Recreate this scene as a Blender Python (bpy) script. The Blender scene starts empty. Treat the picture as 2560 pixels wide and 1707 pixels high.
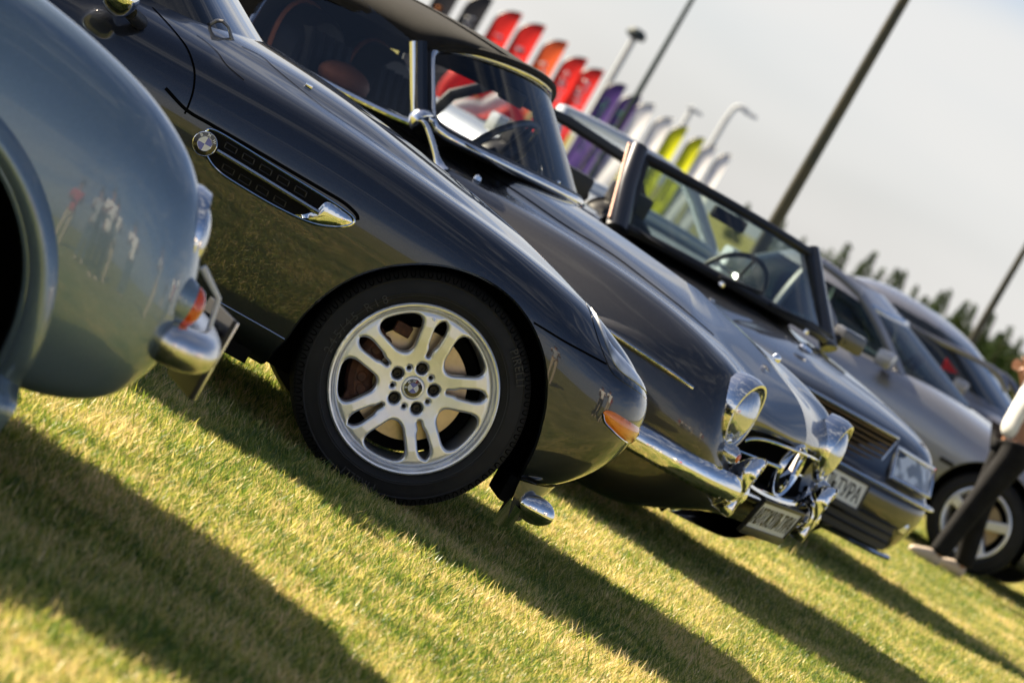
import bpy, bmesh, math, random
import numpy as np
from mathutils import Vector, Matrix
from mathutils.bvhtree import BVHTree
from mathutils.geometry import delaunay_2d_cdt

SC = bpy.context.scene
COL = SC.collection
random.seed(4)
RNG = np.random.default_rng(4)
R_ = math.radians

# ------------------------------------------------------------------ camera, light, sky, exposure
FPX = 11000.0            # focal length in photo pixels (2560 wide)
CAM_H = 1.19
PITCH = math.atan2(530.0, FPX)
ROLL = R_(30)
Fv = np.array([0, math.cos(PITCH), -math.sin(PITCH)])
R0 = np.array([1.0, 0, 0]); U0 = np.cross(R0, Fv)
RX = math.cos(ROLL) * R0 + math.sin(ROLL) * U0
UY = -math.sin(ROLL) * R0 + math.cos(ROLL) * U0
CAM = np.array([0, 0, CAM_H])
cd = bpy.data.cameras.new('camera')
cam = bpy.data.objects.new('camera', cd); COL.objects.link(cam)
cd.sensor_width = 36.0
cd.lens = FPX * 36.0 / 2560.0
cd.clip_start = 0.1; cd.clip_end = 3000
M = Matrix.Identity(4)
for i in range(3):
    M[i][0] = RX[i]; M[i][1] = UY[i]; M[i][2] = -Fv[i]; M[i][3] = CAM[i]
cam.matrix_world = M
cd.dof.use_dof = True
cd.dof.focus_distance = 12.45
cd.dof.aperture_fstop = 6.3
SC.camera = cam

SUN_EL, SUN_AZ = 31.0, 62.0      # azimuth measured from +Y towards -X
sv = Vector((-math.sin(R_(SUN_AZ)) * math.cos(R_(SUN_EL)), math.cos(R_(SUN_AZ)) * math.cos(R_(SUN_EL)), math.sin(R_(SUN_EL))))
sd = bpy.data.lights.new('sun', 'SUN'); sd.energy = 5.0; sd.angle = R_(0.55); sd.color = (1.0, 0.86, 0.63)
sun = bpy.data.objects.new('sun', sd); COL.objects.link(sun)
sun.rotation_euler = sv.to_track_quat('Z', 'Y').to_euler()
sun.location = (-30, 15, 40)

W = bpy.data.worlds.new('World'); SC.world = W; W.use_nodes = True
nt = W.node_tree; nt.nodes.clear()
def wn(t, **k):
    n = nt.nodes.new(t)
    for a, b in k.items(): setattr(n, a, b)
    return n
sky = wn('ShaderNodeTexSky', sky_type='NISHITA'); sky.sun_disc = False
sky.sun_elevation = R_(SUN_EL); sky.sun_rotation = R_(-SUN_AZ)
sky.air_density = 0.55; sky.dust_density = 1.5; sky.ozone_density = 1.5
tc = wn('ShaderNodeTexCoord'); mp = wn('ShaderNodeMapping'); mp.inputs['Scale'].default_value = (1.2, 1.2, 4.5)
mp.inputs['Rotation'].default_value = (0.1, 0.05, 0.6)
ns = wn('ShaderNodeTexNoise'); ns.inputs['Scale'].default_value = 1.5; ns.inputs['Detail'].default_value = 3; ns.inputs['Roughness'].default_value = 0.55
sx = wn('ShaderNodeSeparateXYZ')
nt.links.new(tc.outputs['Generated'], mp.inputs['Vector']); nt.links.new(mp.outputs['Vector'], ns.inputs['Vector'])
nt.links.new(tc.outputs['Generated'], sx.inputs[0])
lo = wn('ShaderNodeMapRange'); lo.inputs['From Min'].default_value = 0.03; lo.inputs['From Max'].default_value = 0.32
lo.inputs['To Min'].default_value = 0.46; lo.inputs['To Max'].default_value = 0.0
nt.links.new(sx.outputs['Z'], lo.inputs['Value'])
ad = wn('ShaderNodeMath', operation='ADD'); nt.links.new(ns.outputs['Fac'], ad.inputs[0]); nt.links.new(lo.outputs[0], ad.inputs[1])
cr = wn('ShaderNodeMapRange', interpolation_type='SMOOTHSTEP'); cr.inputs['From Min'].default_value = 0.45; cr.inputs['From Max'].default_value = 1.02
ns2 = wn('ShaderNodeTexNoise'); ns2.inputs['Scale'].default_value = 6.0; ns2.inputs['Detail'].default_value = 2
nt.links.new(mp.outputs['Vector'], ns2.inputs['Vector'])
ma = wn('ShaderNodeMath', operation='MULTIPLY_ADD'); ma.inputs[1].default_value = 0.8; nt.links.new(ns2.outputs['Fac'], ma.inputs[0]); nt.links.new(ad.outputs[0], ma.inputs[2])
sb_ = wn('ShaderNodeMath', operation='SUBTRACT'); sb_.inputs[1].default_value = 0.40; nt.links.new(ma.outputs[0], sb_.inputs[0])
nt.links.new(sb_.outputs[0], cr.inputs['Value'])
mx = wn('ShaderNodeMix', data_type='RGBA'); mx.inputs['B'].default_value = (5.6, 5.5, 5.32, 1)
cr.inputs['To Max'].default_value = 0.88; nt.links.new(cr.outputs[0], mx.inputs['Factor']); nt.links.new(sky.outputs[0], mx.inputs['A'])
bg = wn('ShaderNodeBackground'); bg.inputs['Strength'].default_value = 0.05
nt.links.new(mx.outputs['Result'], bg.inputs['Color'])
wo = wn('ShaderNodeOutputWorld'); nt.links.new(bg.outputs[0], wo.inputs['Surface'])
SC.view_settings.view_transform = 'Standard'; SC.view_settings.look = 'None'
SC.view_settings.exposure = 1.65; SC.view_settings.gamma = 1.0; SC.view_settings.use_curve_mapping = False

# ------------------------------------------------------------------ geometry helpers
K = 1.08844              # overview pixels -> photo pixels
def ray(px, py):
    d = Fv * FPX + (px - 1280) * RX - (py - 853.5) * UY
    return d / np.linalg.norm(d)
def at_depth(px, py, Y):
    d = ray(px, py); return CAM + d * (Y / d[1])
def ground(px, py):
    d = ray(px, py); return CAM - d * (CAM_H / d[2])

def tag(o, label=None, cat=None, group=None, kind=None):
    if label: o['label'] = label
    if cat: o['category'] = cat
    if group: o['group'] = group
    if kind: o['kind'] = kind
    return o
def empty(name, loc=(0, 0, 0), rz=0.0, label=None, cat=None, group=None):
    o = bpy.data.objects.new(name, None); COL.objects.link(o)
    o.location = loc; o.rotation_euler = (0, 0, rz); o.empty_display_size = 0.1
    return tag(o, label, cat, group)
def mesh_obj(name, V, F, mat, parent=None, smooth=True, normals=None, loc=None):
    me = bpy.data.meshes.new(name)
    me.from_pydata([tuple(map(float, v)) for v in V], [], [tuple(map(int, f)) for f in F])
    if smooth: me.shade_smooth()
    if normals is not None:
        me.normals_split_custom_set_from_vertices([tuple(map(float, n)) for n in normals])
    if isinstance(mat, (list, tuple)):
        for m in mat: me.materials.append(m)
    elif mat is not None: me.materials.append(mat)
    o = bpy.data.objects.new(name, me); COL.objects.link(o)
    if parent is not None: o.parent = parent
    if loc is not None: o.location = loc
    return o

class MB:
    """collects shapes for one mesh"""
    def __init__(s): s.V = []; s.F = []; s.n = 0
    def add(s, V, F):
        V = np.asarray(V, float).reshape(-1, 3); s.V.append(V)
        for f in F: s.F.append(tuple(int(i) + s.n for i in f))
        s.n += len(V); return s
    def grid(s, P, close_u=False, close_v=False, flip=False):
        n, m = P.shape[:2]; F = []
        for i in range(n if close_u else n - 1):
            for j in range(m if close_v else m - 1):
                a = i * m + j; b = ((i + 1) % n) * m + j; c = ((i + 1) % n) * m + (j + 1) % m; d = i * m + (j + 1) % m
                F.append((a, d, c, b) if flip else (a, b, c, d))
        return s.add(P.reshape(-1, 3), F)
    def tube(s, pts, r, n=10, closed=False, caps=True, sq=None):
        P = np.asarray(pts, float); N = len(P)
        r = np.broadcast_to(np.asarray(r, float), (N,))
        T = np.gradient(P, axis=0)
        if closed: T = np.roll(P, -1, 0) - np.roll(P, 1, 0)
        T /= np.linalg.norm(T, axis=1)[:, None] + 1e-12
        up = np.array([0, 0, 1.0]) if abs(T[0][2]) < 0.9 else np.array([0, 1.0, 0])
        u = np.cross(T[0], up); u /= np.linalg.norm(u)
        G = np.zeros((N, n, 3))
        for i in range(N):
            u = u - T[i] * (u @ T[i]); u /= np.linalg.norm(u) + 1e-12
            w = np.cross(T[i], u)
            for k in range(n):
                a = 2 * math.pi * k / n
                G[i, k] = P[i] + r[i] * (math.cos(a) * u + math.sin(a) * w * (sq if sq else 1))
        s.grid(G, close_u=closed, close_v=True)
        if caps and not closed:
            base = s.n - N * n
            s.F.append(tuple(base + k for k in range(n))[::-1]); s.F.append(tuple(base + (N - 1) * n + k for k in range(n)))
        return s
    def lathe(s, prof, org, ax, n=64, a0=0.0, a1=2 * math.pi, ref=None, sx=1.0):
        """prof: (radius, offset along ax)"""
        ax = np.asarray(ax, float); ax = ax / np.linalg.norm(ax)
        ref = np.asarray(ref if ref is not None else ((0, 0, 1.0) if abs(ax[2]) < 0.9 else (1.0, 0, 0)), float)
        u = ref - ax * (ref @ ax); u /= np.linalg.norm(u); w = np.cross(ax, u)
        full = abs(a1 - a0 - 2 * math.pi) < 1e-6
        A = np.linspace(a0, a1, n, endpoint=not full)
        G = np.array([[np.asarray(org) + ax * h + r * (math.cos(a) * u * sx + math.sin(a) * w) for (r, h) in prof] for a in A])
        return s.grid(G, close_u=full)
    def box(s, c, size, rot=None, bev=0.0):
        c = np.asarray(c, float); h = np.asarray(size, float) / 2
        bm = bmesh.new(); bmesh.ops.create_cube(bm, size=1.0)
        for v in bm.verts: v.co = Vector((v.co.x * 2 * h[0], v.co.y * 2 * h[1], v.co.z * 2 * h[2]))
        if bev > 0: bmesh.ops.bevel(bm, geom=bm.edges[:], offset=bev, segments=2, affect='EDGES', profile=0.7)
        if rot is not None: bmesh.ops.transform(bm, matrix=rot.to_4x4() if hasattr(rot, 'to_4x4') else rot, verts=bm.verts)
        bm.verts.index_update()
        s.add([np.array(v.co) + c for v in bm.verts], [[v.index for v in f.verts] for f in bm.faces]); bm.free(); return s
    def build(s, name, mat, parent=None, smooth=True, **k):
        V = np.concatenate(s.V) if s.V else np.zeros((0, 3))
        o = mesh_obj(name, V, s.F, mat, parent, False, **k)
        if smooth: auto_smooth(o.data)
        return o
def auto_smooth(me, ang=38):
    me.shade_smooth()
    bm = bmesh.new(); bm.from_mesh(me)
    for e in bm.edges:
        if len(e.link_faces) == 2 and e.calc_face_angle(0) > R_(ang): e.smooth = False
    bm.to_mesh(me); bm.free()

def bbasis(n, res):
    """clamped uniform cubic B-spline basis, n control points"""
    p = min(3, n - 1)
    kn = np.concatenate([np.zeros(p), np.linspace(0, 1, n - p + 1), np.ones(p)])
    t = np.clip(np.linspace(0, 1, res), 0, 1 - 1e-9)
    N = np.zeros((res, len(kn) - 1))
    for i in range(len(kn) - 1): N[:, i] = (t >= kn[i]) & (t < kn[i + 1])
    for d in range(1, p + 1):
        M2 = np.zeros((res, len(kn) - 1 - d))
        for i in range(len(kn) - 1 - d):
            a = kn[i + d] - kn[i]; b = kn[i + d + 1] - kn[i + 1]
            if a > 0: M2[:, i] += (t - kn[i]) / a * N[:, i]
            if b > 0: M2[:, i] += (kn[i + d + 1] - t) / b * N[:, i + 1]
        N = M2
    return N
def bsurf(ctrl, nu, nv):
    ctrl = np.asarray(ctrl, float)
    return np.einsum('ai,ijk,bj->abk', bbasis(ctrl.shape[0], nu), ctrl, bbasis(ctrl.shape[1], nv))
def bcurve(pts, n): return bbasis(len(pts), n) @ np.asarray(pts, float)
def crom(pts, n=12, closed=False):
    """Catmull-Rom through the points"""
    P = np.asarray(pts, float); N = len(P)
    if N < 3 and not closed:
        t = np.linspace(0, 1, n + 1)[:, None]; return P[0] * (1 - t) + P[-1] * t
    out = []
    for i in range(N if closed else N - 1):
        if closed: a, b, c, d = P[i - 1], P[i], P[(i + 1) % N], P[(i + 2) % N]
        else:
            b, c = P[i], P[i + 1]; a = P[i - 1] if i else 2 * b - c; d = P[i + 2] if i + 2 < N else 2 * c - b
        for k in range(n):
            t = k / n
            out.append(0.5 * (2 * b + (c - a) * t + (2 * a - 5 * b + 4 * c - d) * t * t + (3 * b - a - 3 * c + d) * t ** 3))
    if not closed: out.append(P[-1])
    return np.array(out)
def grid_normals(P):
    du = np.gradient(P, axis=0); dv = np.gradient(P, axis=1)
    n = np.cross(du, dv); l = np.linalg.norm(n, axis=2); l[l < 1e-12] = 1
    return n / l[:, :, None]

class Car:
    """a local frame: x forward, y to the far side, z up; origin on the ground"""
    def __init__(s, origin, theta, name, label, cat='car'):
        s.o = np.array([origin[0], origin[1], 0.0]); t = R_(theta); s.theta = t
        s.x = np.array([math.cos(t), -math.sin(t), 0]); s.y = np.array([math.sin(t), math.cos(t), 0]); s.z = np.array([0, 0, 1.0])
        s.R = np.array([s.x, s.y, s.z])
        s.root = empty(name, s.o, -t, label, cat)
        s.cam = s.R @ (CAM - s.o)
        s.bvh = None
    def pl(s, px, py, ax, val, k=1.0):
        """photo pixel -> local point on the plane local[ax] = val"""
        d = s.R @ ray(px * k, py * k); t = (val - s.cam[ax]) / d[ax]
        return s.cam + d * t
    def settle(s, f):
        """park the finished car further back at its true size; its wheels stay on the lawn"""
        s.root.scale = (f, f, f); s.root.location = (s.o[0] * f, s.o[1] * f, CAM_H * (1 - f))
        for ch in s.root.children:
            if ch.name.startswith('wheel') and not ch.name.startswith('wheel_well'): ch.location.z += CAM_H * (f - 1) / f
    def Y(s, px, py, val): return s.pl(px, py, 1, val, K)      # overview pixels
    def X(s, px, py, val): return s.pl(px, py, 0, val, K)
    def set_bvh(s, V, F): s.bvh = BVHTree.FromPolygons([tuple(v) for v in V], [tuple(f) for f in F])
    def hit(s, px, py):
        d = Vector(s.R @ ray(px * K, py * K))
        p, n, i, dist = s.bvh.ray_cast(Vector(s.cam), d)
        if p is None:
            # nearest surface point to the ray
            q = Vector(s.cam) + d * float(np.linalg.norm(s.cam))
            for _ in range(4):
                p, n, i, dist = s.bvh.find_nearest(q)
                q = Vector(s.cam) + d * ((p - Vector(s.cam)).dot(d))
        if n.dot(d) > 0: n = -n
        return np.array(p), np.array(n)
    def polyline(s, pts, n=10, closed=False, smooth=True):
        P = crom(pts, n, closed) if smooth else crom_lin(pts, n, closed)
        H = [s.hit(*p) for p in P]
        return np.array([h[0] for h in H]), np.array([h[1] for h in H])
    def trim(s, name, pts, r, mat, off=0.0, n=10, closed=False, smooth=True, sides=8, parent=None):
        P, N = s.polyline(pts, n, closed, smooth)
        if smooth: P = smooth_line(P, closed)
        return MB().tube(P + N * off, r, sides, closed).build(name, mat, parent or s.root)
    def gap(s, name, pts, w, mat, off=0.0012, n=10, closed=False, smooth=True, parent=None):
        P, N = s.polyline(pts, n, closed, smooth); P = smooth_line(P, closed)
        T = np.gradient(P, axis=0) if not closed else np.roll(P, -1, 0) - np.roll(P, 1, 0)
        B = np.cross(N, T); B /= np.linalg.norm(B, axis=1)[:, None] + 1e-9
        G = np.stack([P + N * off - B * w / 2, P + N * off * 1.15, P + N * off + B * w / 2], 1)
        return MB().grid(G, close_u=closed).build(name, mat, parent or s.root)
    def patch(s, name, pts, mat, off=0.003, n=8, res=9.0, smooth=True, parent=None, thick=0.006, bulge=0.0):
        """a panel that lies on the body, outlined by photo (overview) points"""
        B = crom(pts, n, True) if smooth else crom_lin(pts, n, True)
        V2, F = fill_poly(B, res)
        P = []; N = []
        for v in V2:
            p, nn = s.hit(v[0], v[1]); P.append(p); N.append(nn)
        P = np.array(P); N = np.array(N); nb = len(B)
        if bulge:
            d = np.array([np.min(np.linalg.norm(B - v, axis=1)) for v in V2]); d = d / max(d.max(), 1e-6)
            P = P + N * (bulge * np.sqrt(1 - (1 - d) ** 2))[:, None]
        Q = P + N * off
        m = MB().add(Q, F)
        # edge going into the body
        idx = boundary_loop(F)
        if idx is not None:
            lo_ = Q[idx] - N[idx] * thick
            L = len(idx); m.add(np.concatenate([Q[idx], lo_]), [(i, (i + 1) % L, L + (i + 1) % L, L + i) for i in range(L)])
        o = m.build(name, mat, parent or s.root)
        return o
def crom_lin(pts, n, closed):
    P = np.asarray(pts, float); out = []
    N = len(P)
    for i in range(N if closed else N - 1):
        a, b = P[i], P[(i + 1) % N]
        for k in range(n): out.append(a + (b - a) * k / n)
    if not closed: out.append(P[-1])
    return np.array(out)
def smooth_line(P, closed=False, it=2):
    P = P.copy()
    for _ in range(it):
        Q = P.copy()
        if closed: Q = 0.25 * np.roll(P, 1, 0) + 0.5 * P + 0.25 * np.roll(P, -1, 0)
        elif len(P) > 2: Q[1:-1] = 0.25 * P[:-2] + 0.5 * P[1:-1] + 0.25 * P[2:]
        P = Q
    return P
def inside(B, q):
    x, y = q; c = False; n = len(B); j = n - 1
    for i in range(n):
        if (B[i][1] > y) != (B[j][1] > y) and x < (B[j][0] - B[i][0]) * (y - B[i][1]) / (B[j][1] - B[i][1]) + B[i][0]: c = not c
        j = i
    return c
def fill_poly(B, res):
    """triangulate a closed 2-d outline with inner points every res"""
    n = len(B); pts = [Vector(b) for b in B]
    lo_, hi = B.min(0), B.max(0)
    for x in np.arange(lo_[0] + res / 2, hi[0], res):
        for y in np.arange(lo_[1] + res / 2, hi[1], res):
            if inside(B, (x, y)) and np.min(np.linalg.norm(B - (x, y), axis=1)) > res * 0.45: pts.append(Vector((x, y)))
    V, E, F, *_ = delaunay_2d_cdt(pts, [(i, (i + 1) % n) for i in range(n)], [list(range(n))], 1, 1e-5)
    return np.array([tuple(v) for v in V]), [tuple(f) for f in F]
def boundary_loop(F):
    cnt = {}
    for f in F:
        for i in range(len(f)):
            e = (f[i], f[(i + 1) % len(f)])
            if (e[1], e[0]) in cnt: del cnt[(e[1], e[0])]
            else: cnt[e] = 1
    nx = {a: b for a, b in cnt}
    if not nx: return None
    st = next(iter(nx)); L = [st]; c = nx[st]
    while c != st and c in nx and len(L) < 5000: L.append(c); c = nx[c]
    return L if len(L) > 2 else None

def text_mesh(body, size=1.0, extrude=0.0, bold=0.0, spacing=1.0):
    cu = bpy.data.curves.new('lettering', 'FONT'); cu.body = body; cu.size = size; cu.extrude = extrude; cu.offset = bold
    cu.align_x = 'CENTER'; cu.align_y = 'CENTER'; cu.resolution_u = 3; cu.space_character = spacing
    ob = bpy.data.objects.new('lettering', cu); COL.objects.link(ob)
    dg = bpy.context.evaluated_depsgraph_get(); dg.update()
    me = bpy.data.meshes.new_from_object(ob.evaluated_get(dg))
    V = np.array([tuple(v.co) for v in me.vertices]); F = [tuple(p.vertices) for p in me.polygons]
    bpy.data.objects.remove(ob); bpy.data.meshes.remove(me); bpy.data.curves.remove(cu)
    return V, F

# ------------------------------------------------------------------ materials
def mat(name, col=(0.5, 0.5, 0.5), rough=0.5, metal=0.0, coat=0.0, coat_r=0.03, spec=0.5, trans=0.0, ior=1.45, emit=0.0, var=0.0, vscale=8.0, bump=0.0, bscale=60.0, alpha=1.0, sheen=0.0, col2=None):
    m = bpy.data.materials.new(name); m.use_nodes = True
    n = m.node_tree.nodes; b = n['Principled BSDF']; L = m.node_tree.links
    b.inputs['Base Color'].default_value = (*col, 1); b.inputs['Roughness'].default_value = rough
    b.inputs['Metallic'].default_value = metal; b.inputs['Coat Weight'].default_value = coat; b.inputs['Coat Roughness'].default_value = coat_r
    b.inputs['Specular IOR Level'].default_value = spec; b.inputs['Transmission Weight'].default_value = trans; b.inputs['IOR'].default_value = ior
    b.inputs['Alpha'].default_value = alpha; b.inputs['Sheen Weight'].default_value = sheen
    if emit: b.inputs['Emission Color'].default_value = (*col, 1); b.inputs['Emission Strength'].default_value = emit
    if var or col2 is not None:
        t = n.new('ShaderNodeTexCoord'); s = n.new('ShaderNodeTexNoise'); s.inputs['Scale'].default_value = vscale; s.inputs['Detail'].default_value = 6
        L.new(t.outputs['Object'], s.inputs['Vector'])
        r = n.new('ShaderNodeValToRGB'); c2 = col2 or tuple(max(0, c * (1 + var)) for c in col); c1 = col if col2 else tuple(c * (1 - var) for c in col)
        r.color_ramp.elements[0].position = 0.3; r.color_ramp.elements[1].position = 0.7
        r.color_ramp.elements[0].color = (*c1, 1); r.color_ramp.elements[1].color = (*c2, 1)
        L.new(s.outputs['Fac'], r.inputs[0]); L.new(r.outputs[0], b.inputs['Base Color'])
    if bump:
        t = n.new('ShaderNodeTexCoord'); s = n.new('ShaderNodeTexNoise'); s.inputs['Scale'].default_value = bscale; s.inputs['Detail'].default_value = 4
        L.new(t.outputs['Object'], s.inputs['Vector'])
        bp = n.new('ShaderNodeBump'); bp.inputs['Strength'].default_value = bump; bp.inputs['Distance'].default_value = 0.003
        L.new(s.outputs['Fac'], bp.inputs['Height']); L.new(bp.outputs[0], b.inputs['Normal'])
    return m
def paint(name, col, metal=0.55, rough=0.38, coat=1.0, flake=0.12):
    """car paint: flaky base under clear lacquer with faint dust"""
    m = mat(name, col, rough, metal, coat, 0.015)
    m.node_tree.nodes['Principled BSDF'].inputs['Coat IOR'].default_value = 1.6
    n = m.node_tree.nodes; L = m.node_tree.links; b = n['Principled BSDF']
    t = n.new('ShaderNodeTexCoord'); v = n.new('ShaderNodeTexVoronoi'); v.inputs['Scale'].default_value = 900.0
    L.new(t.outputs['Object'], v.inputs['Vector'])
    mxn = n.new('ShaderNodeMix'); mxn.data_type = 'RGBA'; mxn.inputs['A'].default_value = (*[c * (1 - flake) for c in col], 1)
    mxn.inputs['B'].default_value = (*[min(1, c * (1 + flake * 1.6) + 0.004) for c in col], 1)
    sp = n.new('ShaderNodeSeparateColor'); L.new(v.outputs['Color'], sp.inputs[0]); L.new(sp.outputs[0], mxn.inputs['Factor'])
    L.new(mxn.outputs['Result'], b.inputs['Base Color'])
    s = n.new('ShaderNodeTexNoise'); s.inputs['Scale'].default_value = 5.0; s.inputs['Detail'].default_value = 8; L.new(t.outputs['Object'], s.inputs['Vector'])
    mr = n.new('ShaderNodeMapRange'); mr.inputs['To Min'].default_value = 0.008; mr.inputs['To Max'].default_value = 0.05; mr.inputs['From Min'].default_value = 0.35; mr.inputs['From Max'].default_value = 0.75
    L.new(s.outputs['Fac'], mr.inputs['Value']); L.new(mr.outputs[0], b.inputs['Coat Roughness'])
    return m
MT = {}
MT['anthracite'] = paint('anthracite_paint', (0.030, 0.034, 0.045), 0.9, 0.42)
MT['graphite'] = paint('graphite_paint', (0.055, 0.053, 0.054), 0.9, 0.40)
MT['smoke'] = paint('smoke_paint', (0.040, 0.041, 0.048), 0.9, 0.40)
MT['silver'] = paint('silver_paint', (0.36, 0.36, 0.38), 0.8, 0.36)
MT['blue_grey'] = paint('blue_grey_paint', (0.16, 0.225, 0.285), 0.55, 0.36)
MT['pale_blue'] = paint('pale_blue_paint', (0.50, 0.55, 0.62), 0.2, 0.4)
MT['chrome'] = mat('chrome', (0.83, 0.83, 0.84), 0.045, 1.0)
MT['satin_chrome'] = mat('satin_chrome', (0.66, 0.65, 0.65), 0.24, 1.0)
MT['alloy'] = mat('alloy_wheel', (0.84, 0.85, 0.88), 0.34, 0.75, 0.3, 0.12, var=0.04, vscale=30)
MT['rubber'] = mat('tyre_rubber', (0.014, 0.014, 0.015), 0.62, spec=0.35, var=0.25, vscale=14, bump=0.12, bscale=220)
MT['rubber_mark'] = mat('tyre_lettering', (0.030, 0.030, 0.031), 0.5)
MT['black'] = mat('black_trim', (0.010, 0.010, 0.011), 0.45)
MT['gloss_black'] = mat('gloss_black', (0.006, 0.006, 0.007), 0.12, coat=1.0)
MT['void'] = mat('underbody_recess_black', (0.006, 0.006, 0.006), 0.85, spec=0.1)
MT['gap'] = mat('panel_gap', (0.002, 0.002, 0.002), 0.9, spec=0.05)
MT['disc'] = mat('brake_disc', (0.46, 0.37, 0.28), 0.3, 1.0, var=0.12, vscale=40)  # warm tone of the mirrored lawn put into the disc colour
MT['caliper'] = mat('rusty_caliper', (0.14, 0.055, 0.03), 0.7, 0.3, col2=(0.06, 0.03, 0.02), vscale=50, bump=0.3)
MT['amber'] = mat('amber_lens', (0.95, 0.27, 0.012), 0.35, coat=1.0, coat_r=.02, col2=(0.85, 0.19, 0.008), vscale=28)
MT['orange_red'] = mat('orange_lens', (0.75, 0.09, 0.012), 0.1, coat=1.0)
MT['red_lens'] = mat('red_lens', (0.5, 0.03, 0.015), 0.12, coat=1.0)
MT['white'] = mat('white_enamel', (0.78, 0.78, 0.76), 0.35)
MT['letter_white'] = mat('white_lettering', (0.8, 0.8, 0.78), 0.4)
MT['letter_black'] = mat('black_lettering', (0.02, 0.02, 0.022), 0.4)
MT['dusk_glass'] = None
MT['emblem_blue'] = mat('emblem_blue', (0.10, 0.13, 0.50), 0.2, coat=1.0)
MT['lamp_silver'] = mat('lamp_reflector', (0.62, 0.64, 0.68), 0.16, 0.9)
def glass(name, col=(1, 1, 1), tint=0.9, rough=0.0):
    m = bpy.data.materials.new(name); m.use_nodes = True
    n = m.node_tree.nodes; L = m.node_tree.links; n.clear()
    o = n.new('ShaderNodeOutputMaterial'); tr = n.new('ShaderNodeBsdfTransparent'); gl = n.new('ShaderNodeBsdfGlossy'); mxs = n.new('ShaderNodeMixShader'); fr = n.new('ShaderNodeFresnel')
    fr.inputs['IOR'].default_value = 1.5; gl.inputs['Roughness'].default_value = rough
    tr.inputs['Color'].default_value = tuple(c * tint for c in col) + (1,)
    L.new(fr.outputs[0], mxs.inputs[0]); L.new(tr.outputs[0], mxs.inputs[1]); L.new(gl.outputs[0], mxs.inputs[2]); L.new(mxs.outputs[0], o.inputs[0])
    return m
MT['glass'] = glass('window_glass', (0.93, 0.95, 0.95), 0.93)
MT['green_glass'] = glass('tinted_glass', (0.66, 0.80, 0.75), 0.62)
MT['dusk_glass'] = glass('side_glass', (0.80, 0.82, 0.86), 0.8)
MT['satin_black'] = mat('satin_black', (0.012, 0.012, 0.013), 0.3)
MT['tan_metal'] = mat('bare_arm', (0.32, 0.29, 0.25), 0.35, 0.8)
MT['black_rim'] = mat('black_steering_rim', (.012, .012, .012), .4)
MT['grey_cloth'] = mat('grey_upholstery', (.22, .23, .26), .8)
MT['saloon_grey'] = paint('saloon_grey_paint', (.22, .22, .25), .7, .36)
MT['pennant_red'] = mat('red_pennant', (.55, .03, .05), .6)
MT['pole_hazed'] = mat('hazed_pole', (.62, .64, .64), .7)  # distance haze put into a light grey pole colour
MT['bronze_slat'] = mat('bronze_slat', (.13, .095, .085), .4, .5)
MT['copper_trim'] = mat('copper_trim', (.55, .36, .28), .3, 1.0)
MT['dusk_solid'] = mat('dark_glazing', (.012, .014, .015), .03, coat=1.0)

def lamp_cover():
    m = mat('lamp_cover', (.30, .32, .36), .35, .3, 1.0, .01)
    n = m.node_tree.nodes; L = m.node_tree.links; b = n['Principled BSDF']
    t = n.new('ShaderNodeTexCoord'); w = n.new('ShaderNodeTexNoise'); w.inputs['Scale'].default_value = 14; w.inputs['Detail'].default_value = 1
    L.new(t.outputs['Object'], w.inputs['Vector']); r = n.new('ShaderNodeValToRGB'); r.color_ramp.elements[0].position = .42; r.color_ramp.elements[1].position = .58
    r.color_ramp.elements[0].color = (.26, .28, .32, 1); r.color_ramp.elements[1].color = (.80, .83, .88, 1)  # bright end puts the glass's sky reflection into the base colour
    L.new(w.outputs['Fac'], r.inputs[0]); L.new(r.outputs[0], b.inputs['Base Color']); return m
MT['lamp_cover'] = lamp_cover()
MT['night_glass'] = glass('dark_glass', (.55, .72, .68), .5)
MT['vent_edge'] = mat('vent_cell_edge', (.014, .014, .015), .45)
# ------------------------------------------------------------------ ground and grass
def ground_mat():
    m = bpy.data.materials.new('turf_soil'); m.use_nodes = True
    n = m.node_tree.nodes; L = m.node_tree.links; b = n['Principled BSDF']; b.inputs['Roughness'].default_value = 0.95; b.inputs['Specular IOR Level'].default_value = 0.1
    t = n.new('ShaderNodeTexCoord'); s = n.new('ShaderNodeTexNoise'); s.inputs['Scale'].default_value = 1.3; s.inputs['Detail'].default_value = 10; s.inputs['Roughness'].default_value = 0.7
    L.new(t.outputs['Object'], s.inputs['Vector'])
    r = n.new('ShaderNodeValToRGB'); e = r.color_ramp.elements
    e[0].position = 0.32; e[0].color = (0.13, 0.14, 0.03, 1); e[1].position = 0.68; e[1].color = (0.34, 0.30, 0.10, 1)
    L.new(s.outputs['Fac'], r.inputs[0]); L.new(r.outputs[0], b.inputs['Base Color'])
    return m
gm = ground_mat()
N_ = 60
gx = np.linspace(-900, 900, 2); g = []
mesh_obj('ground', [(-1500, -900, 0), (1500, -900, 0), (1500, 1900, 0), (-1500, 1900, 0)], [(0, 1, 2, 3)], gm, None, False)['kind'] = 'structure'

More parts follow.
